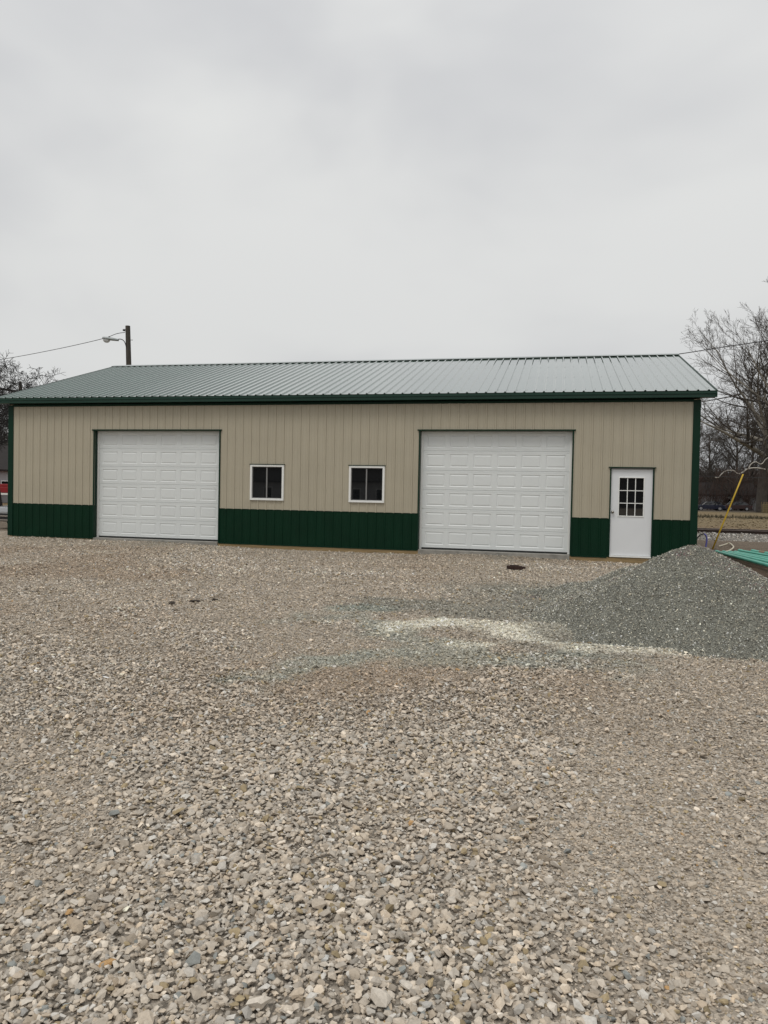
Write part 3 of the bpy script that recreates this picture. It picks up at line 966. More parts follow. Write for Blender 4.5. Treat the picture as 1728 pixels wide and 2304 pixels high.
# ------------------------------------------------------------------ small things on the lot
def blob(name, loc, s3, material, seed, label, cat, rz=0, group=None):
    r = random.Random(seed)
    bm = bmesh.new(); bmesh.ops.create_icosphere(bm, subdivisions=2, radius=1)
    for v in bm.verts:
        k = 1+r.uniform(-.28, .28); v.co = Vector((v.co.x*s3[0]*k, v.co.y*s3[1]*k, v.co.z*s3[2]*k))
    me = bpy.data.meshes.new(name); bm.to_mesh(me); bm.free(); me.materials.append(material)
    o = bpy.data.objects.new(name, me); COL.objects.link(o); o.location = loc; o.rotation_euler = (0, 0, rz)
    return tag(o, label, cat, group)
def gh(x, y): return float(ground_h(np.array([x]), np.array([y]))[0])
blob('mud_clod', (10.35, -9.46, gh(10.35, -9.46)+.02), (.045, .04, .024), M['mud'], 1, 'round dark mud clod on the gravel, leftmost of three', 'mud clod', group='mud clods on the gravel')
blob('mud_clod', (10.55, -9.2, gh(10.55, -9.2)+.015), (.08, .035, .02), M['mud'], 2, 'longest dark mud clod on the gravel, middle of three', 'mud clod', .5, group='mud clods on the gravel')
blob('mud_clod', (10.72, -8.95, gh(10.72, -8.95)+.015), (.04, .03, .02), M['mud'], 3, 'small dark mud clod on the gravel, farthest right of three', 'mud clod', .9, group='mud clods on the gravel')

rb = empty('rusty_block', (14.49, -2.95, gh(14.49, -2.95)+.02), -.08)
tag(rb, 'rusty dark brown iron block lying on gravel before the right garage door', 'iron block')
mb = MB(); mb.box(-.16, .15, -.05, .05, 0, .075)
mb.build('body', M['rust'], rb, bevel=.014)
mb = MB(); mb.tube([(.15, 0, .04), (.19, .0, .045), (.215, .01, .035)], [.03, .024, .02], 8)
mb.build('stub', M['rust'], rb)
mb = MB(); mb.box(-.1, .08, -.03, .03, .0752, .088)
mb.build('rib', M['rust'], rb, bevel=.005)

# ------------------------------------------------------------------ railway behind the building
def ballast_z(x, y):
    t = sstep(11.7, 13.4, y)*sstep(19.0, 16.6, y)
    return -0.17+0.225*t+(vnoise(x, y, .4, 90, 2)-.5)*.04*t
bxs = axis_coords(-20, 40, .5, 300); bys = np.arange(11.5, 19.2, .15)
BXX, BYY = np.meshgrid(bxs, bys); nx, ny = len(bxs), len(bys)
vs = np.stack([BXX.ravel(), BYY.ravel(), ballast_z(BXX, BYY).ravel()], 1)
ii = (np.arange(ny-1)[:, None]*nx+np.arange(nx-1)[None, :]).ravel()
M['ballast'] = ground_material('ballast_bed', cell=16, contrast=.6)
b_ = np_mesh('ballast_bank', vs, np.stack([ii, ii+1, ii+nx+1, ii+nx], 1), M['ballast'], np.broadcast_to(np.array([.25, .235, .21]), vs.shape), smooth=True)
tag(b_, kind='structure')
n = 26000
x = RNG.uniform(17, 33, n); y = RNG.uniform(11.6, 15.2, n)
size = .062*np.exp(RNG.normal(0, .3, n))
z = ballast_z(x, y)+size*RNG.uniform(.0, .4, n)
col = stone_tint(np.broadcast_to(np.array([.36, .34, .31]), (n, 3)), n, .45, odd=False)
v_, f_, c_ = scatter(x, y, z, size, col, HULL_LO, .7)
bs = np_mesh('ballast_stone', v_, f_, M['stone'], c_)
tag(bs, 'coarse pale ballast stone along the railway behind the building', 'ballast', kind='stuff')
def rail(y, label):
    root = empty('railway_rail', (0, y, 0))
    tag(root, label, 'rail', 'rails of the railway behind the building')
    mb = MB()
    mb.prism([(-.07, .04), (.07, .04), (.07, .055), (.012, .085), (.012, .18), (-.012, .18), (-.012, .085), (-.07, .055)], 0, -150, 250)
    mb.prism([(-.035, .18), (.035, .18), (.035, .212), (-.035, .212)], 0, -150, 250)
    mb.build('web', M['rail'], root)
    mb = MB(); mb.box(-150, 250, -.03, .03, .2125, .222); mb.build('running_surface', M['rail_top'], root)
rail(13.85, 'nearer dark rusty rail of the track behind the building')
rail(15.32, 'farther rail of the track with a worn pale head')
mb0 = MB(); mb0.box(-.11, .11, -1.3, 1.3, -.1, .048)
tie = mb0.build('railway_tie', M['tie'], None, bevel=.01)
tie.location = (17.0, 14.6, 0)
tag(tie, 'weathered wooden railway tie under the rails', 'railway tie', 'railway ties under the rails behind the building')
for i in range(1, 30):
    c = tie.copy(); COL.objects.link(c); c.location = (17.0+i*.52, 14.6+random.uniform(-.02, .02), random.uniform(-.01, .0))

# ------------------------------------------------------------------ yard things right of the building
def line_thing(name, pts, r, material, label, cat, k=8, group=None):
    mb = MB(); mb.tube(pts, r, k)
    o = mb.build(name, material, None, smooth=True)
    return tag(o, label, cat, group)
def smooth_path(pts, n=6):
    P = [Vector(p) for p in pts]; out_ = []
    for i in range(len(P)-1):
        p0, p1, p2, p3 = P[max(i-1, 0)], P[i], P[i+1], P[min(i+2, len(P)-1)]
        for j in range(n):
            t = j/n
            out_.append(.5*((2*p1)+(-p0+p2)*t+(2*p0-5*p1+4*p2-p3)*t*t+(-p0+3*p1-3*p2+p3)*t**3))
    out_.append(P[-1]); return out_
g0 = empty('guy_wire_guard', tuple(at(1603, 1243, 23.5)))
g0.location.z = -.14
tag(g0, 'tall leaning yellow guy wire guard standing in the dirt behind the stone heap', 'guy wire guard')
top = Vector(at(1672, 1067, 23.5))-g0.location
mb = MB(); mb.tube([(0, 0, 0), top*.33, top*.66, top], [.026, .025, .025, .023], 10); mb.build('yellow_sleeve', M['yellow'], g0, smooth=True)
mb = MB(); mb.tube([top*1.0, top*1.3], .004, 5); mb.build('wire', M['cable'], g0)

# mint pipes lying on the dirt
pipe_ends = [((19.76, 4.35), (20.06, .05), 6), ((19.93, 4.25), (20.33, .7), 5.5), ((20.10, 4.3), (20.52, 1.4), 5), ((20.26, 4.35), (20.7, 2.0), 5), ((20.48, 4.85), (20.95, 2.4), 5), ((20.92, 5.25), (21.5, 2.9), 5)]
plabels = ['nearest mint green pipe, longest in the stack by the stone heap', 'mint green pipe second from the front of the stack',
           'mint green pipe third from the front of the stack', 'mint green pipe fourth from the front of the stack',
           'mint green pipe fifth from the front, its tip farther back', 'mint green pipe apart at the back of the stack with a muddy band']
def pipe(a, b, ln, lab, z=.0):
    a = Vector((a[0], a[1], 0)); b = Vector((b[0], b[1], 0)); d = (b-a).normalized()
    root = empty('plastic_pipe', (a.x, a.y, -.115+z))
    tag(root, lab, 'pipe', 'mint green pipes lying in the dirt')
    mb = MB(); k = 18; R, r = .047, .041
    e = d*ln
    n_ = len(mb.v)
    side = Vector((-d.y, d.x, 0))
    for (o_, rr) in ((Vector((0, 0, 0)), R), (e, R), (e, r), (Vector((0, 0, 0)), r)):
        for j in range(k):
            t = 2*math.pi*j/k
            mb.v.append(tuple(o_+side*math.cos(t)*rr+Vector((0, 0, math.sin(t)*rr+R))))
    for q in range(4):
        for j in range(k):
            mb.f.append((q*k+j, q*k+(j+1) % k, ((q+1) % 4)*k+(j+1) % k, ((q+1) % 4)*k+j)); mb.m.append(0)
    mb.build('tube', M['pvc'], root, smooth=False)
    bell = MB(); 
    bell.tube([d*.0+Vector((0, 0, R)), d*.16+Vector((0, 0, R)), d*.2+Vector((0, 0, R))], [.054, .054, .0475], 18, cap=False)
    bell.build('bell_end', M['pvc'], root, smooth=True)
    return root
for i, (a, b, ln) in enumerate(pipe_ends):
    rt = pipe(a, b, ln, plabels[i], z=[0, 0, .0, .0, .02, .0][i])
    if i == 5:
        mb = MB(); d = (Vector((b[0], b[1], 0))-Vector((a[0], a[1], 0))).normalized()
        mb.tube([d*.45+Vector((0, 0, .047)), d*.75+Vector((0, 0, .047))], .0505, 16, cap=False); mb.build('muddy_band', mat('dried_mud', (.3, .22, .15), .9, noise=(30, .3)), rt)

# hoses
def px_pt(px, py, dpt): return tuple(at(px, py, dpt))
bl = empty('water_line', (19.3, 6.0, -.12)); tag(bl, 'blue and black water line arching out of the dirt by the corner', 'water line')
def rel(pts): return [Vector(p)-Vector((19.3, 6.0, -.12)) for p in pts]
mb = MB(); mb.tube(smooth_path(rel([px_pt(1560, 1221, 24.3), px_pt(1568, 1211, 24.3), px_pt(1577, 1203, 24.3), px_pt(1584, 1201, 24.3)])), .022, 8); mb.build('black_tube', M['hose_black'], bl, smooth=True)
mb = MB(); mb.tube(smooth_path(rel([px_pt(1584, 1201, 24.3), px_pt(1589, 1206, 24.3), px_pt(1590, 1218, 24.3), px_pt(1587, 1236, 24.3)])), .026, 8); mb.build('blue_tube', M['hose_blue'], bl, smooth=True)
def gp(px, py, z=-.1):
    d = (_fw + _ri*(px-864)/FPX - _up*(py-1152)/FPX); t = (z-CAM[2])/d[2]; p = CAM+d*t; return (float(p[0]), float(p[1]), z)
line_thing('cream_hose', smooth_path([gp(1618, 1229), gp(1632, 1225), gp(1641, 1222, -.06), gp(1648, 1227, -.04), gp(1650, 1232, -.04), gp(1640, 1239), gp(1624, 1242), gp(1608, 1244)]), .022, M['hose_cream'], 'cream hose curled in a loop on the dirt behind the pipes', 'hose')
line_thing('blue_hose', smooth_path([gp(1606, 1241), gp(1614, 1243), gp(1626, 1244, -.08), gp(1638, 1247)]), .03, M['hose_blue'], 'short dark blue hose lying at the left ends of the mint pipes', 'hose')

# ------------------------------------------------------------------ poles and wires
def street_pole():
    base = at(289.7, 822, 40.6)
    topc = at(287.5, 733.5, 40.6)
    root = empty('street_lamp', (float(base[0])+.05, float(base[1]), -.12))
    tag(root, 'wooden pole with a street lamp rising behind the roof', 'street lamp')
    O = Vector(root.location)
    lean = (Vector(topc)-Vector(base)); lean = lean/lean.z
    def on(z): return Vector(base)+lean*(z-base[2])-O
    mb = MB(); mb.tube([on(-.12), on(4), on(8), on(topc[2])], [.17, .155, .14, .128], 16); mb.build('pole', M['pole'], root, smooth=False)
    def W(px, py, dz=0): return Vector(at(px, py, 40.6+dz))-O
    mb = MB(); mb.tube(smooth_path([W(284.5, 782, -.1), W(282.5, 775, -.15), W(279.5, 768, -.15), W(273.5, 763.5, -.15), W(266.5, 763, -.15)]), .024, 8); mb.build('arm', M['dark_metal'], root, smooth=True)
    # luminaire, tapering body with a bowl lens
    a, b = W(267, 766, -.15), W(230.5, 761, -.15)
    d = (b-a); ax = d.normalized(); up = Vector((0, 0, 1)); up = (up-ax*up.dot(ax)).normalized(); sd_ = ax.cross(up)
    Ln = d.length
    mb = MB(); k = 14; secs = [(0, .05, .05), (.03, .09, .075), (.35, .13, .105), (.62, .18, .11), (.85, .18, .10), (.97, .12, .08), (1.0, .04, .03)]
    for (t, wd, ht) in secs:
        c = a+ax*Ln*t
        for j in range(k):
            th = 2*math.pi*j/k
            hh = ht*math.sin(th); hh = hh if hh > 0 else hh*.55
            mb.v.append(tuple(c+sd_*math.cos(th)*wd+up*hh))
    for i in range(len(secs)-1):
        for j in range(k): mb.f.append((i*k+j, i*k+(j+1) % k, (i+1)*k+(j+1) % k, (i+1)*k+j)); mb.m.append(0)
    mb.f.append(tuple(range(k))); mb.m.append(0); mb.f.append(tuple(range((len(secs)-1)*k, len(secs)*k))); mb.m.append(0)
    lh = mb.build('lamp_head', M['lamp'], root, smooth=True)
    bm = bmesh.new(); bmesh.ops.create_uvsphere(bm, u_segments=16, v_segments=10, radius=1)
    for v in bm.verts:
        q = Vector((v.co.x*.2, v.co.y*.14, min(v.co.z, .1)*.17))
        v.co = a+ax*(Ln*.74+q.x)+sd_*q.y+up*(q.z-.045)
    me = bpy.data.meshes.new('lens'); bm.to_mesh(me); bm.free(); me.materials.append(M['lens'])
    o = bpy.data.objects.new('lens', me); COL.objects.link(o); o.parent = lh
    mb = MB(); c = a+ax*Ln*.6+up*.085; mb.tube([c, c+up*.06], [.045, .04], 10); mb.build('photocell', M['trim_black'], lh)
    mb = MB(); mb.tube([on(10.0)-Vector((.1, .1, 0)), on(10.0)-Vector((.21, .16, .0))], [.07, .05], 8); mb.build('insulator', M['dark_metal'], root)
    mb = MB(); mb.tube([W(291, 765), W(299, 765)], .015, 6); mb.build('bolt', M['dark_metal'], root)
    return root
street_pole()
def span(name, pts, r, label):
    return line_thing(name, smooth_path(pts, 8), r, M['cable'], label, 'wire', 5)
span('utility_wire', [tuple(at(281, 748, 40.4)), tuple(at(262, 751, 40.6)), tuple(at(225, 763.5, 42)), tuple(at(120, 787, 45)), tuple(at(0, 809, 48)), tuple(at(-160, 832, 52))], .017, 'thin wire running left from the wooden lamp pole')
span('utility_wire', [tuple(at(1400, 812, 46)), tuple(at(1524, 797, 44)), tuple(at(1620, 782, 42)), tuple(at(1728, 766, 40)), tuple(at(1900, 738, 37))], .026, 'thicker wire crossing the bare treetops right of the roof')
span('utility_wire', [tuple(at(1500, 1068, 60)), tuple(at(1600, 1072, 60)), tuple(at(1800, 1077, 60))], .02, 'low faint wire crossing the brown brush right of the building')

up_ = empty('utility_pole', (float(at(46, 860, 58)[0]), float(at(46, 860, 58)[1]), -.12))
tag(up_, 'short weathered pole with a slanting crossarm beyond the left roof edge', 'utility pole')
O = Vector(up_.location)
mb = MB(); t_ = Vector(at(46, 858, 58))-O; mb.tube([(0.05, 0, 0), (0.03, 0, t_.z*.5), (t_.x, t_.y, t_.z-.4), (t_.x, t_.y, t_.z)], [.17, .15, .13, .08], 12); mb.build('pole', M['pole'], up_)
mb = MB(); mb.tube([Vector(at(-60, 866, 57.6))-O, Vector(at(0, 874.5, 57.8))-O, Vector(at(47, 882, 57.8))-O], .09, 6); mb.build('crossarm', M['bark_black'], up_)

# ------------------------------------------------------------------ trees
def grow(seed, height, spread=0.8, levels=5, trunk_r=0.3, first=0.25, lean=(0, 0), nkids=(7, 6, 6, 5, 4), ratio=(.62, .55, .5, .5, .5), up=0.25, wob=0.16, minr=.006, ang=(35, 65), limb_levels=0, limb_len=None):
    """a bare tree as tapered tubes: returns two lists (trunk paths, crown paths)"""
    r = random.Random(seed)
    trunk, limbs, crown = [], [], []
    def branch(p, d, ln, rad, lev):
        nseg = max(3, 7-lev)
        pts = [Vector(p)]; rr = [rad]; dirs = [d.copy()]
        d = d.copy()
        for i in range(nseg):
            w_ = wob*(0.35 if lev == 0 else (1.0 if lev < 3 else 0.6))
            d = (d+Vector((r.gauss(0, w_), r.gauss(0, w_), r.gauss(0, w_)*.7+up*(0.12 if lev else 0.3)))).normalized()
            pts.append(pts[-1]+d*ln/nseg); dirs.append(d.copy())
            rr.append(max(rad*(1-(i+1)/nseg*(.72 if lev == 0 else .82)), minr*.7))
        (trunk if lev == 0 else (limbs if lev <= limb_levels else crown)).append((pts, rr, 10 if lev == 0 else (6 if lev == 1 else (4 if lev == 2 else 3))))
        if lev >= levels-1: return
        nk = nkids[lev]
        for j in range(nk):
            t = (first if lev == 0 else .22)+(1-(first if lev == 0 else .22))*(j+r.uniform(.1, .9))/nk
            t = min(t, .99)
            k = t*nseg; i = int(k); f = k-i
            q = pts[i].lerp(pts[i+1], f); dd = dirs[i+1]
            a = math.radians(r.uniform(*ang))*(1-.25*t)
            ax = dd.orthogonal().normalized(); ax.rotate(Matrix.Rotation(r.uniform(0, 2*math.pi), 3, dd))
            nd = dd.copy(); nd.rotate(Matrix.Rotation(a, 3, ax))
            rb_ = rr[i]*(1-f)+rr[i+1]*f
            cl = ln*ratio[lev]*r.uniform(.75, 1.2)*(1.15-.5*t)*(spread if lev == 0 else 1)
            if lev == 0 and limb_len:
                cl = limb_len*r.uniform(.7, 1.05); a = math.radians(r.uniform(*ang))*(1.35-.9*(j/nk))
                nd = dd.copy(); nd.rotate(Matrix.Rotation(a, 3, ax))
            branch(q, nd, cl, max(rb_*(r.uniform(.62, .8) if lev < 2 else r.uniform(.5, .72)), minr), lev+1)
    branch(Vector((0, 0, 0)), Vector((lean[0], lean[1], 1)).normalized(), height, trunk_r, 0)
    return trunk, limbs, crown

def paths_mesh(name, paths, material, parent, minr=None):
    V, F = [], []
    base = 0
    groups = {}
    for pts, rr, k in paths: groups.setdefault((len(pts), k), []).append((pts, rr))
    for (n_, k), lst in groups.items():
        P = np.array([[p[:] for p in pts] for pts, rr in lst]); Rr = np.array([rr for pts, rr in lst])
        d = P[:, -1]-P[:, 0]; d /= np.linalg.norm(d, axis=1)[:, None]+1e-9
        h = np.where(np.abs(d[:, 2:3]) > .8, np.array([[1., 0, 0]]), np.array([[0, 0, 1.]]))
        a = np.cross(d, h); a /= np.linalg.norm(a, axis=1)[:, None]; b = np.cross(d, a)
        th = np.arange(k)*2*np.pi/k
        ring_ = a[:, None, None, :]*np.cos(th)[None, None, :, None]+b[:, None, None, :]*np.sin(th)[None, None, :, None]
        W_ = P[:, :, None, :]+ring_*Rr[:, :, None, None]
        m_ = len(lst)
        V.append(W_.reshape(-1, 3))
        i = np.arange(n_-1)[:, None]; j = np.arange(k)[None, :]
        q = np.stack([i*k+j, i*k+(j+1) % k, (i+1)*k+(j+1) % k, (i+1)*k+j], -1).reshape(-1, 4)
        F.append((q[None]+(np.arange(m_)*n_*k)[:, None, None]).reshape(-1, 4)+base)
        base += m_*n_*k
    return np_mesh(name, np.concatenate(V), np.concatenate(F), material, None, smooth=True, parent=parent)

def tree(name, loc, label, cat, group, tm, cm, rz=0, **kw):
    root = empty(name, loc, rz)
    tag(root, label, cat, group)
    tr, lb, cr2 = grow(**kw)
    paths_mesh('trunk', tr, cm if lb else tm, root)
    if lb: paths_mesh('limbs', lb, tm, root)
    paths_mesh('crown', cr2, cm, root)
    return root

def gpos(px, depth):
    p = at(px, 1128, depth); return (float(p[0]), float(p[1]), -.15)

# the great sycamore at the right edge
SYC = dict(levels=6, ratio=(.5, .5, .5, .55, .6), wob=.12, limb_levels=1, minr=.017)
t1 = tree('sycamore_tree', gpos(1714, 105), 'tall bare pale limbed sycamore rising at the right edge', 'tree', 'bare trees beyond the railway',
          M['bark_pale'], M['bark'], seed=8, height=15, trunk_r=.78, first=.38, nkids=(18, 8, 5, 4, 3), limb_len=15.5, up=.36, ang=(22, 78), **SYC)
t2 = tree('sycamore_tree', gpos(1800, 98), 'bare tree standing right of the great sycamore, mostly outside the frame', 'tree', 'bare trees beyond the railway',
          M['bark_pale'], M['bark'], seed=12, height=14, trunk_r=.6, first=.45, nkids=(10, 8, 5, 4, 3), limb_len=16, up=.5, ang=(20, 50), **SYC)
# middle distance bare trees left of it
t3 = tree('bare_tree', gpos(1655, 122), 'dense dark bare tree just left of the great sycamore trunk', 'tree', 'bare trees beyond the railway',
          M['bark'], M['bark'], seed=21, height=13.5, trunk_r=.3, first=.12, levels=5, nkids=(13, 8, 6, 5, 4), ratio=(.6, .55, .58, .6, .5), spread=.95, up=.3, wob=.16, minr=.016)
def copy_tree_at(src, loc, rz, sc, label):
    c = copy_tree(src); c.location = loc; c.rotation_euler = (0, 0, rz); c.scale = (sc,)*3; c['label'] = label
    return c
copy_tree_at(t3, gpos(1600, 130), 2.1, .95, 'low bare tree standing nearest the right corner of the steel building')
copy_tree_at(t3, gpos(1685, 135), 4.0, 1.15, 'bare tree behind the great sycamore trunk')
copy_tree_at(t3, gpos(1560, 140), 1.0, 1.0, 'bare tree half hidden by the right corner of the steel building')
copy_tree_at(t3, gpos(1735, 128), 5.2, 1.1, 'bare tree low at the right edge beneath the sycamore')
# pale drooping limbs hanging low from the sycamore
lw = empty('hanging_limb', gpos(1690, 99)); O = Vector(lw.location)
tag(lw, 'bleached pale drooping sycamore limb above the yellow guard', 'limb')
def hang(pts, r):
    mb = MB(); mb.tube([Vector(at(px, py, 98))-O for px, py in [(p.x, p.y) for p in smooth_path([Vector((a, b, 0)) for a, b in pts], 5)]], r, 6); return mb
hang([(1609, 1074), (1617, 1074), (1622, 1068), (1632, 1060), (1645, 1058), (1653, 1060), (1657, 1064), (1664, 1066)], .055).build('bough', M['limb_white'], lw, smooth=True)
hang([(1664, 1066), (1672, 1062), (1680, 1056), (1692, 1053), (1706, 1053), (1722, 1056)], .075).build('bough', M['limb_white'], lw, smooth=True)
hang([(1684, 1054), (1690, 1044), (1700, 1039), (1710, 1044), (1716, 1042), (1722, 1034), (1728, 1030)], .05).build('bough', M['limb_white'], lw, smooth=True)
rr_ = random.Random(4)
tw = []
for i in range(90):
    px = rr_.uniform(1612, 1728); py = 1050+rr_.uniform(0, 15)
    p = [Vector(at(px, py, 98+rr_.uniform(-1, 1)))-O]
    dx = rr_.uniform(-.25, .25)
    for j in range(4): p.append(p[-1]+Vector((dx+rr_.gauss(0, .12), rr_.gauss(0, .1), -rr_.uniform(.35, 1.0))))
    tw.append((p, [.028, .024, .02, .016, .012], 3))
paths_mesh('twigs', tw, M['brush'], lw)

# left of the building: flat topped dark trees
t5 = tree('dark_tree', gpos(50, 52), 'dark spreading bare tree showing over the left roof slope', 'tree', 'dark bare trees left of the building',
          M['bark_black'], M['bark_black'], seed=36, height=8.0, trunk_r=.15, first=.6, levels=5, nkids=(10, 7, 6, 5), ratio=(.5, .58, .62, .62, .5), wob=.17, up=.04, minr=.015, ang=(48, 75), limb_len=2.9)
copy_tree_at(t5, gpos(2, 56), 2.4, .92, 'dark bare tree at the left edge behind the crossarm')
copy_tree_at(t5, gpos(-70, 60), 4.0, 1.1, 'dark bare tree mostly outside the left edge')
copy_tree_at(t5, gpos(8, 80), .7, 1.2, 'farther dark bare tree seen in the gap left of the steel building')
copy_tree_at(t5, gpos(25, 95), 3.3, 1.35, 'farthest dark bare tree behind the left corner of the steel building')

# brush: uncountable thin stems along the far field edges
def brush(name, x0, x1, depth0, depth1, n, h, material, label, seed):
    r = random.Random(seed); P = []
    for i in range(n):
        px = r.uniform(x0, x1); dp = r.uniform(depth0, depth1)
        b = Vector(gpos(px, dp)); hh = h*r.uniform(.45, 1.0)
        lean = Vector((r.gauss(0, .22), r.gauss(0, .22), 1)).normalized()
        p = [b]; d = lean
        for j in range(4):
            d = (d+Vector((r.gauss(0, .16), r.gauss(0, .16), 0))).normalized(); p.append(p[-1]+d*hh/4)
        P.append((p, [.05, .045, .035, .025, .012], 3))
        for q in range(7):
            k = r.uniform(.8, 3.9); i0 = int(k); s0 = p[i0].lerp(p[i0+1], k-i0)
            d2 = (d+Vector((r.gauss(0, .8), r.gauss(0, .8), r.gauss(.1, .4)))).normalized(); l2 = hh*r.uniform(.12, .35)
            s1 = s0+d2*l2*.5; s2 = s1+(d2+Vector((r.gauss(0, .3), r.gauss(0, .3), r.gauss(0, .3))))*l2*.5
            P.append(([s0, s1, s2], [.022, .018, .01], 3))
    o = paths_mesh(name, P, material, None)
    tag(o, label, 'brush', kind='stuff')
brush('thicket', 1450, 1900, 135, 158, 4200, 7.2, M['brush'], 'reddish brown leafless thicket behind the white house', 61)
brush('thicket', 1480, 1900, 158, 180, 2200, 11, M['brush_grey'], 'taller grey leafless thicket far behind the sycamore', 62)
brush('thicket', 1540, 1850, 119, 124, 260, 6, M['brush'], 'scattered brown saplings before the white house and cars', 65)
brush('thicket', -250, 120, 100, 125, 2200, 11.0, M['brush_grey'], 'dark leafless thicket beyond the left end of the building', 63)

# a distant wood that closes the horizon, plus an added arc behind the camera
def woods():
    r = random.Random(9); V, F = [], []
    mb = MB()
    for i in range(420):
        a = i/420*math.pi*2
        R = r.uniform(240, 330) if math.cos(a) > -.2 else r.uniform(95, 125)  # unseen nearer arc behind the camera, added to keep sky out of window reflections
        c = Vector((15+math.sin(a)*R, -18+math.cos(a)*R, -.5)); h = r.uniform(7, 12); w_ = r.uniform(8, 13)
        bm = bmesh.new(); bmesh.ops.create_icosphere(bm, subdivisions=2, radius=1)
        base = len(mb.v)
        for v in bm.verts:
            k = 1+r.uniform(-.25, .25); mb.v.append((c.x+v.co.x*w_*k*.6, c.y+v.co.y*w_*k*.6, c.z+max(v.co.z*k, 0)*h))
        for f in bm.faces: mb.f.append(tuple(base+v.index for v in f.verts)); mb.m.append(0)
        bm.free()
    o = mb.build('woods_and_sky_blocker', M['brush_grey'], None)
    tag(o, 'low grey wood closing the far horizon, with an added unseen arc behind the camera', 'woods', kind='stuff')
woods()

# tufts of dry grass by the ditch
def tufts(n, xr, yr, h, tint, name, label, seed):
    r = np.random.default_rng(seed)
    x = r.uniform(*xr, n); y = r.uniform(*yr, n); z = ground_h(x, y)
    a = r.uniform(0, 2*np.pi, n); w_ = r.uniform(.03, .09, n); hh = h*r.uniform(.5, 1.2, n)
    V = np.stack([np.stack([x-np.cos(a)*w_, y-np.sin(a)*w_, z], 1), np.stack([x+np.cos(a)*w_, y+np.sin(a)*w_, z], 1),
                  np.stack([x+r.normal(0, .12, n), y+r.normal(0, .12, n), z+hh], 1)], 1).reshape(-1, 3)
    F = np.arange(3*n).reshape(-1, 3)
    c = np.repeat(np.array(tint)*np.exp(r.normal(0, .3, n))[:, None], 3, axis=0)
    o = np_mesh(name, V, F, M['dry_grass'], c)
    tag(o, label, 'grass', kind='stuff')
tufts(9000, (24, 70), (53, 59), .4, (.07, .06, .035), 'dry_weeds', 'dark dry weeds along the ditch in the far field', 3)
tufts(5000, (17, 60), (17.5, 52), .06, (.2, .155, .09), 'dry_grass', 'short dry winter grass in the field beyond the tracks', 4)

# ------------------------------------------------------------------ house, cars far right
def house(loc, rz, w_, d_, h_, rh, label, group, porch=False):
    root = empty('white_house', loc, rz); tag(root, label, 'house', group)
    mb = MB(); mb.box(-w_/2, w_/2, -d_/2, d_/2, 0, h_)
    for i in range(int(h_/.2)): mb.box(-w_/2-.01, w_/2+.01, -d_/2-.012, -d_/2-.0005, i*.2+.02, i*.2+.19)
    for sx__ in (-1, 1): mb.add([(sx__*w_/2, -d_/2, h_), (sx__*w_/2, d_/2, h_), (sx__*w_/2, 0, h_+rh)], [(0, 1, 2)])
    wl = mb.build('wall', M['house_wall'], root)
    mb = MB()
    for sg in (1, -1):
        mb.prism([(sg*(-d_/2-.4), h_-.4*rh/(d_/2)+.02), (sg*(-d_/2-.4), h_-.4*rh/(d_/2)+.18), (0, h_+rh+.2), (0, h_+rh+.04)], 0, -w_/2-.35, w_/2+.35)
    rf = mb.build('roof', M['house_roof'], root)
    for wx in (-w_*.28, w_*.12):
        f = MB(); f.box(wx-.5, wx+.5, -d_/2-.06, -d_/2-.013, .8, 2.1); f = f.build('window', M['white'], root)
        g = MB(); g.box(wx-.42, wx+.42, -d_/2-.075, -d_/2-.061, .88, 2.02); g.build('pane', M['glass'], f)
    dr = MB(); dr.box(w_*.34-.45, w_*.34+.45, -d_/2-.05, -d_/2-.013, 0, 2.0); dr.build('door', M['trim_black'], root)
    return root
house(tuple(gpos(1598, 128)), .12, 13, 8, 2.55, 1.9, 'low white sided house behind the dark blue car', None)
hs2 = house(tuple(gpos(1676, 150)), 1.45, 9, 6.5, 2.6, 1.7, 'small white gabled house behind the sycamore trunk', None)
house((-5, -66, -.15), math.pi+.1, 7, 9, 3.0, 2.6, 'pale gabled house mirrored in the right window', None)
house((-20, -64, -.15), math.pi, 14, 8, 2.8, 2.0, 'long pale house mirrored in the left window', None)
hs3 = house(tuple(gpos(14, 74)), 1.3, 9, 7, 3.2, 2.2, 'white house with a grey porch roof at the left edge', None)

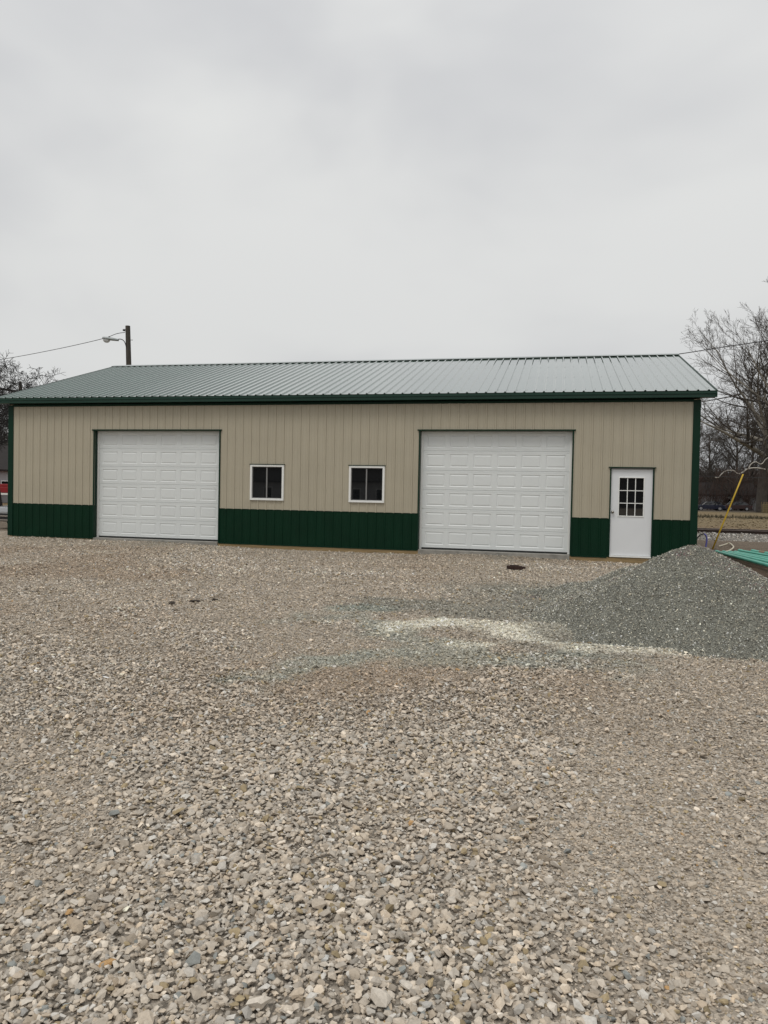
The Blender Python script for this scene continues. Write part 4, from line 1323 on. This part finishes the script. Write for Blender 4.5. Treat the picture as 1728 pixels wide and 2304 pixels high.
def car(loc, rz, paint, label, ln=4.4, wd=1.75, ht=1.42, grp=None):
    root = empty('parked_car', loc, rz); tag(root, label, 'car', grp)
    # body: side profile swept across, narrowing at the roof; front towards -X
    low = [(-.5, .22), (-.5, .42), (-.485, .52), (-.30, .60), (-.26, .615), (.34, .63), (.45, .60), (.495, .52), (.5, .3), (.49, .2), (-.48, .18)]
    mb = MB(); n_ = len(low)
    ys = [(-.5, .0), (-.46, 1.), (.46, 1.), (.5, .0)]
    V = []
    for (yy, k) in ys:
        for (a, b) in low:
            aa = a*(.97 if k == 0 else 1); bb = b if k else (b*.97+.01)
            V.append((aa*ln, yy*wd, bb*ht*1.0))
    F = [tuple(range(n_))[::-1], tuple(range(3*n_, 4*n_))]
    for s_ in range(3):
        for i in range(n_): F.append((s_*n_+i, s_*n_+(i+1) % n_, (s_+1)*n_+(i+1) % n_, (s_+1)*n_+i))
    mb.add(V, F); mb.build('body', paint, root, bevel=.03)
    cab = [(-.27, .615, .47), (-.12, .97, .38), (.14, 1.0, .37), (.26, .93, .38), (.40, .63, .46)]
    mb = MB(); V = []
    for (a, b, yy) in cab: V += [(a*ln, -yy*wd, b*ht), (a*ln, yy*wd, b*ht)]
    F = [(2*i, 2*i+1, 2*i+3, 2*i+2) for i in range(4)]+[tuple(2*i for i in range(5)), tuple(2*i+1 for i in range(4, -1, -1))]
    mb.add(V, F); mb.build('cabin_glass', M['glass'], root, bevel=.02)
    mb = MB(); V = []
    for (a, b, yy) in cab[1:4]: V += [(a*ln, -yy*wd-.01, b*ht+.012), (a*ln, yy*wd+.01, b*ht+.012)]
    for (a, b, yy) in cab[1:4]: V += [(a*ln, -yy*wd-.01, b*ht-.03), (a*ln, yy*wd+.01, b*ht-.03)]
    mb.add(V, [(0, 1, 3, 2), (2, 3, 5, 4), (6, 8, 9, 7), (8, 10, 11, 9), (0, 2, 8, 6), (2, 4, 10, 8), (1, 7, 9, 3), (3, 9, 11, 5), (0, 6, 7, 1), (4, 5, 11, 10)])
    for sg in (-1, 1):
        for (i0, i1) in ((0, 1), (3, 4)):
            p0, p1 = cab[i0], cab[i1]
            mb.tube([(p0[0]*ln, sg*p0[2]*wd, p0[1]*ht), (p1[0]*ln, sg*(p1[2]*wd+.005), p1[1]*ht)], .035, 6)
        mb.tube([(.02*ln, sg*.475*wd, .62*ht), (.02*ln, sg*.375*wd, .98*ht)], .03, 6)
    mb.build('roof', paint, root)
    for fx in (-.31, .30):
        for sg in (-1, 1):
            wq = MB(); wq.tube([(fx*ln, sg*(wd*.5-.2), .32), (fx*ln, sg*(wd*.5+.01), .32)], [.32, .32], 20)
            tq = wq.build('wheel', M['tyre'], root, bevel=.02)
            wq = MB(); wq.tube([(fx*ln, sg*(wd*.5+.0105), .32), (fx*ln, sg*(wd*.5+.02), .32)], [.2, .18], 14); wq.build('rim', M['rim'], tq)
    for sg in (-1, 1):
        hl = MB(); hl.add([(-.502*ln, sg*.3*wd, .40*ht), (-.502*ln, sg*.46*wd, .43*ht), (-.47*ln, sg*.503*wd, .52*ht), (-.494*ln, sg*.34*wd, .48*ht),
                           (-.46*ln, sg*.3*wd, .40*ht), (-.44*ln, sg*.46*wd, .43*ht), (-.42*ln, sg*.49*wd, .52*ht), (-.45*ln, sg*.34*wd, .48*ht)],
                          [(0, 1, 2, 3), (4, 7, 6, 5), (0, 4, 5, 1), (1, 5, 6, 2), (2, 6, 7, 3), (3, 7, 4, 0)]); hl.build('headlight', M['headlight'], root)
        tl = MB(); tl.box(.497*ln, .503*ln, sg*.45*wd-.12, sg*.45*wd+.05, .44*ht, .54*ht); tl.build('tail_light', M['car_red'], root)
    gr = MB(); gr.box(-.506*ln, -.49*ln, -.28*wd, .28*wd, .24*ht, .38*ht); gr = gr.build('grille', M['trim_black'], root)
    bb = MB(); bb.box(-.512*ln, -.5065*ln, -.4*wd, .4*wd, .31*ht, .335*ht); bb.box(-.512*ln, -.5065*ln, -.4*wd, .4*wd, .22*ht, .24*ht); bb.build('chrome_strip', M['chrome'], gr)
    return root
car(tuple(gpos(1596, 113)), .06, M['car_blue'], 'dark blue car parked before the low white house', grp='cars parked around the lot')
car(tuple(gpos(1656, 118)), .3, M['car_maroon'], 'maroon car behind the yellow guard and under bare trees', ht=1.5, grp='cars parked around the lot')
car((-2.05, 5.35, -.06), math.radians(78), M['car_grey'], 'grey car peeking out beyond the left corner of the building', ln=4.6, grp='cars parked around the lot')

# red trailer with a white stripe, left gap
rt = empty('red_trailer', tuple(gpos(-30, 68)), .25); rt.location.z = 0.0
tag(rt, 'long red flatbed trailer with a white stripe in the far left field', 'trailer')
mb = MB(); mb.box(-4, 4, -1.1, 1.1, .82, 1.35); mb.box(-3.2, 2.6, -1.0, 1.0, 1.352, 1.62); mb.build('bed', M['car_red'], rt, bevel=.04)
mb = MB(); mb.box(-4.01, 4.01, -1.13, -1.102, .64, .80); mb.build('stripe', M['white'], rt)
for fx in (-1.2, 0, 2.8):
    mb = MB(); mb.tube([(fx, -1.0, .33), (fx, -.75, .33)], [.33, .33], 16); mb.build('wheel', M['tyre'], rt)

# stacked pale firewood crates at the far right edge
fw_ = empty('leaf_bin', tuple(gpos(1729, 100)))
tag(fw_, 'rough tan wire bin of dry leaves at the right edge under the trees', 'leaf bin')
mb = MB()
for i in range(5):
    mb.box(-.75+i*.36, -.71+i*.36, -.5, -.46, 0, 1.5); mb.box(-.75+i*.36, -.71+i*.36, .46, .5, 0, 1.5)
for i in range(6): mb.box(-.76, .76, -.515, -.501, i*.28+.03, i*.28+.06)
mb.build('frame', M['lumber'], fw_)
mb = MB(); mb.box(-.68, .68, -.44, .44, .02, 1.25); mb.build('leaves', mat('dry_leaves', (.16, .13, .07), .95, noise=(12, .5), bump=(15, .8, .05)), fw_, bevel=.1)
print('done')
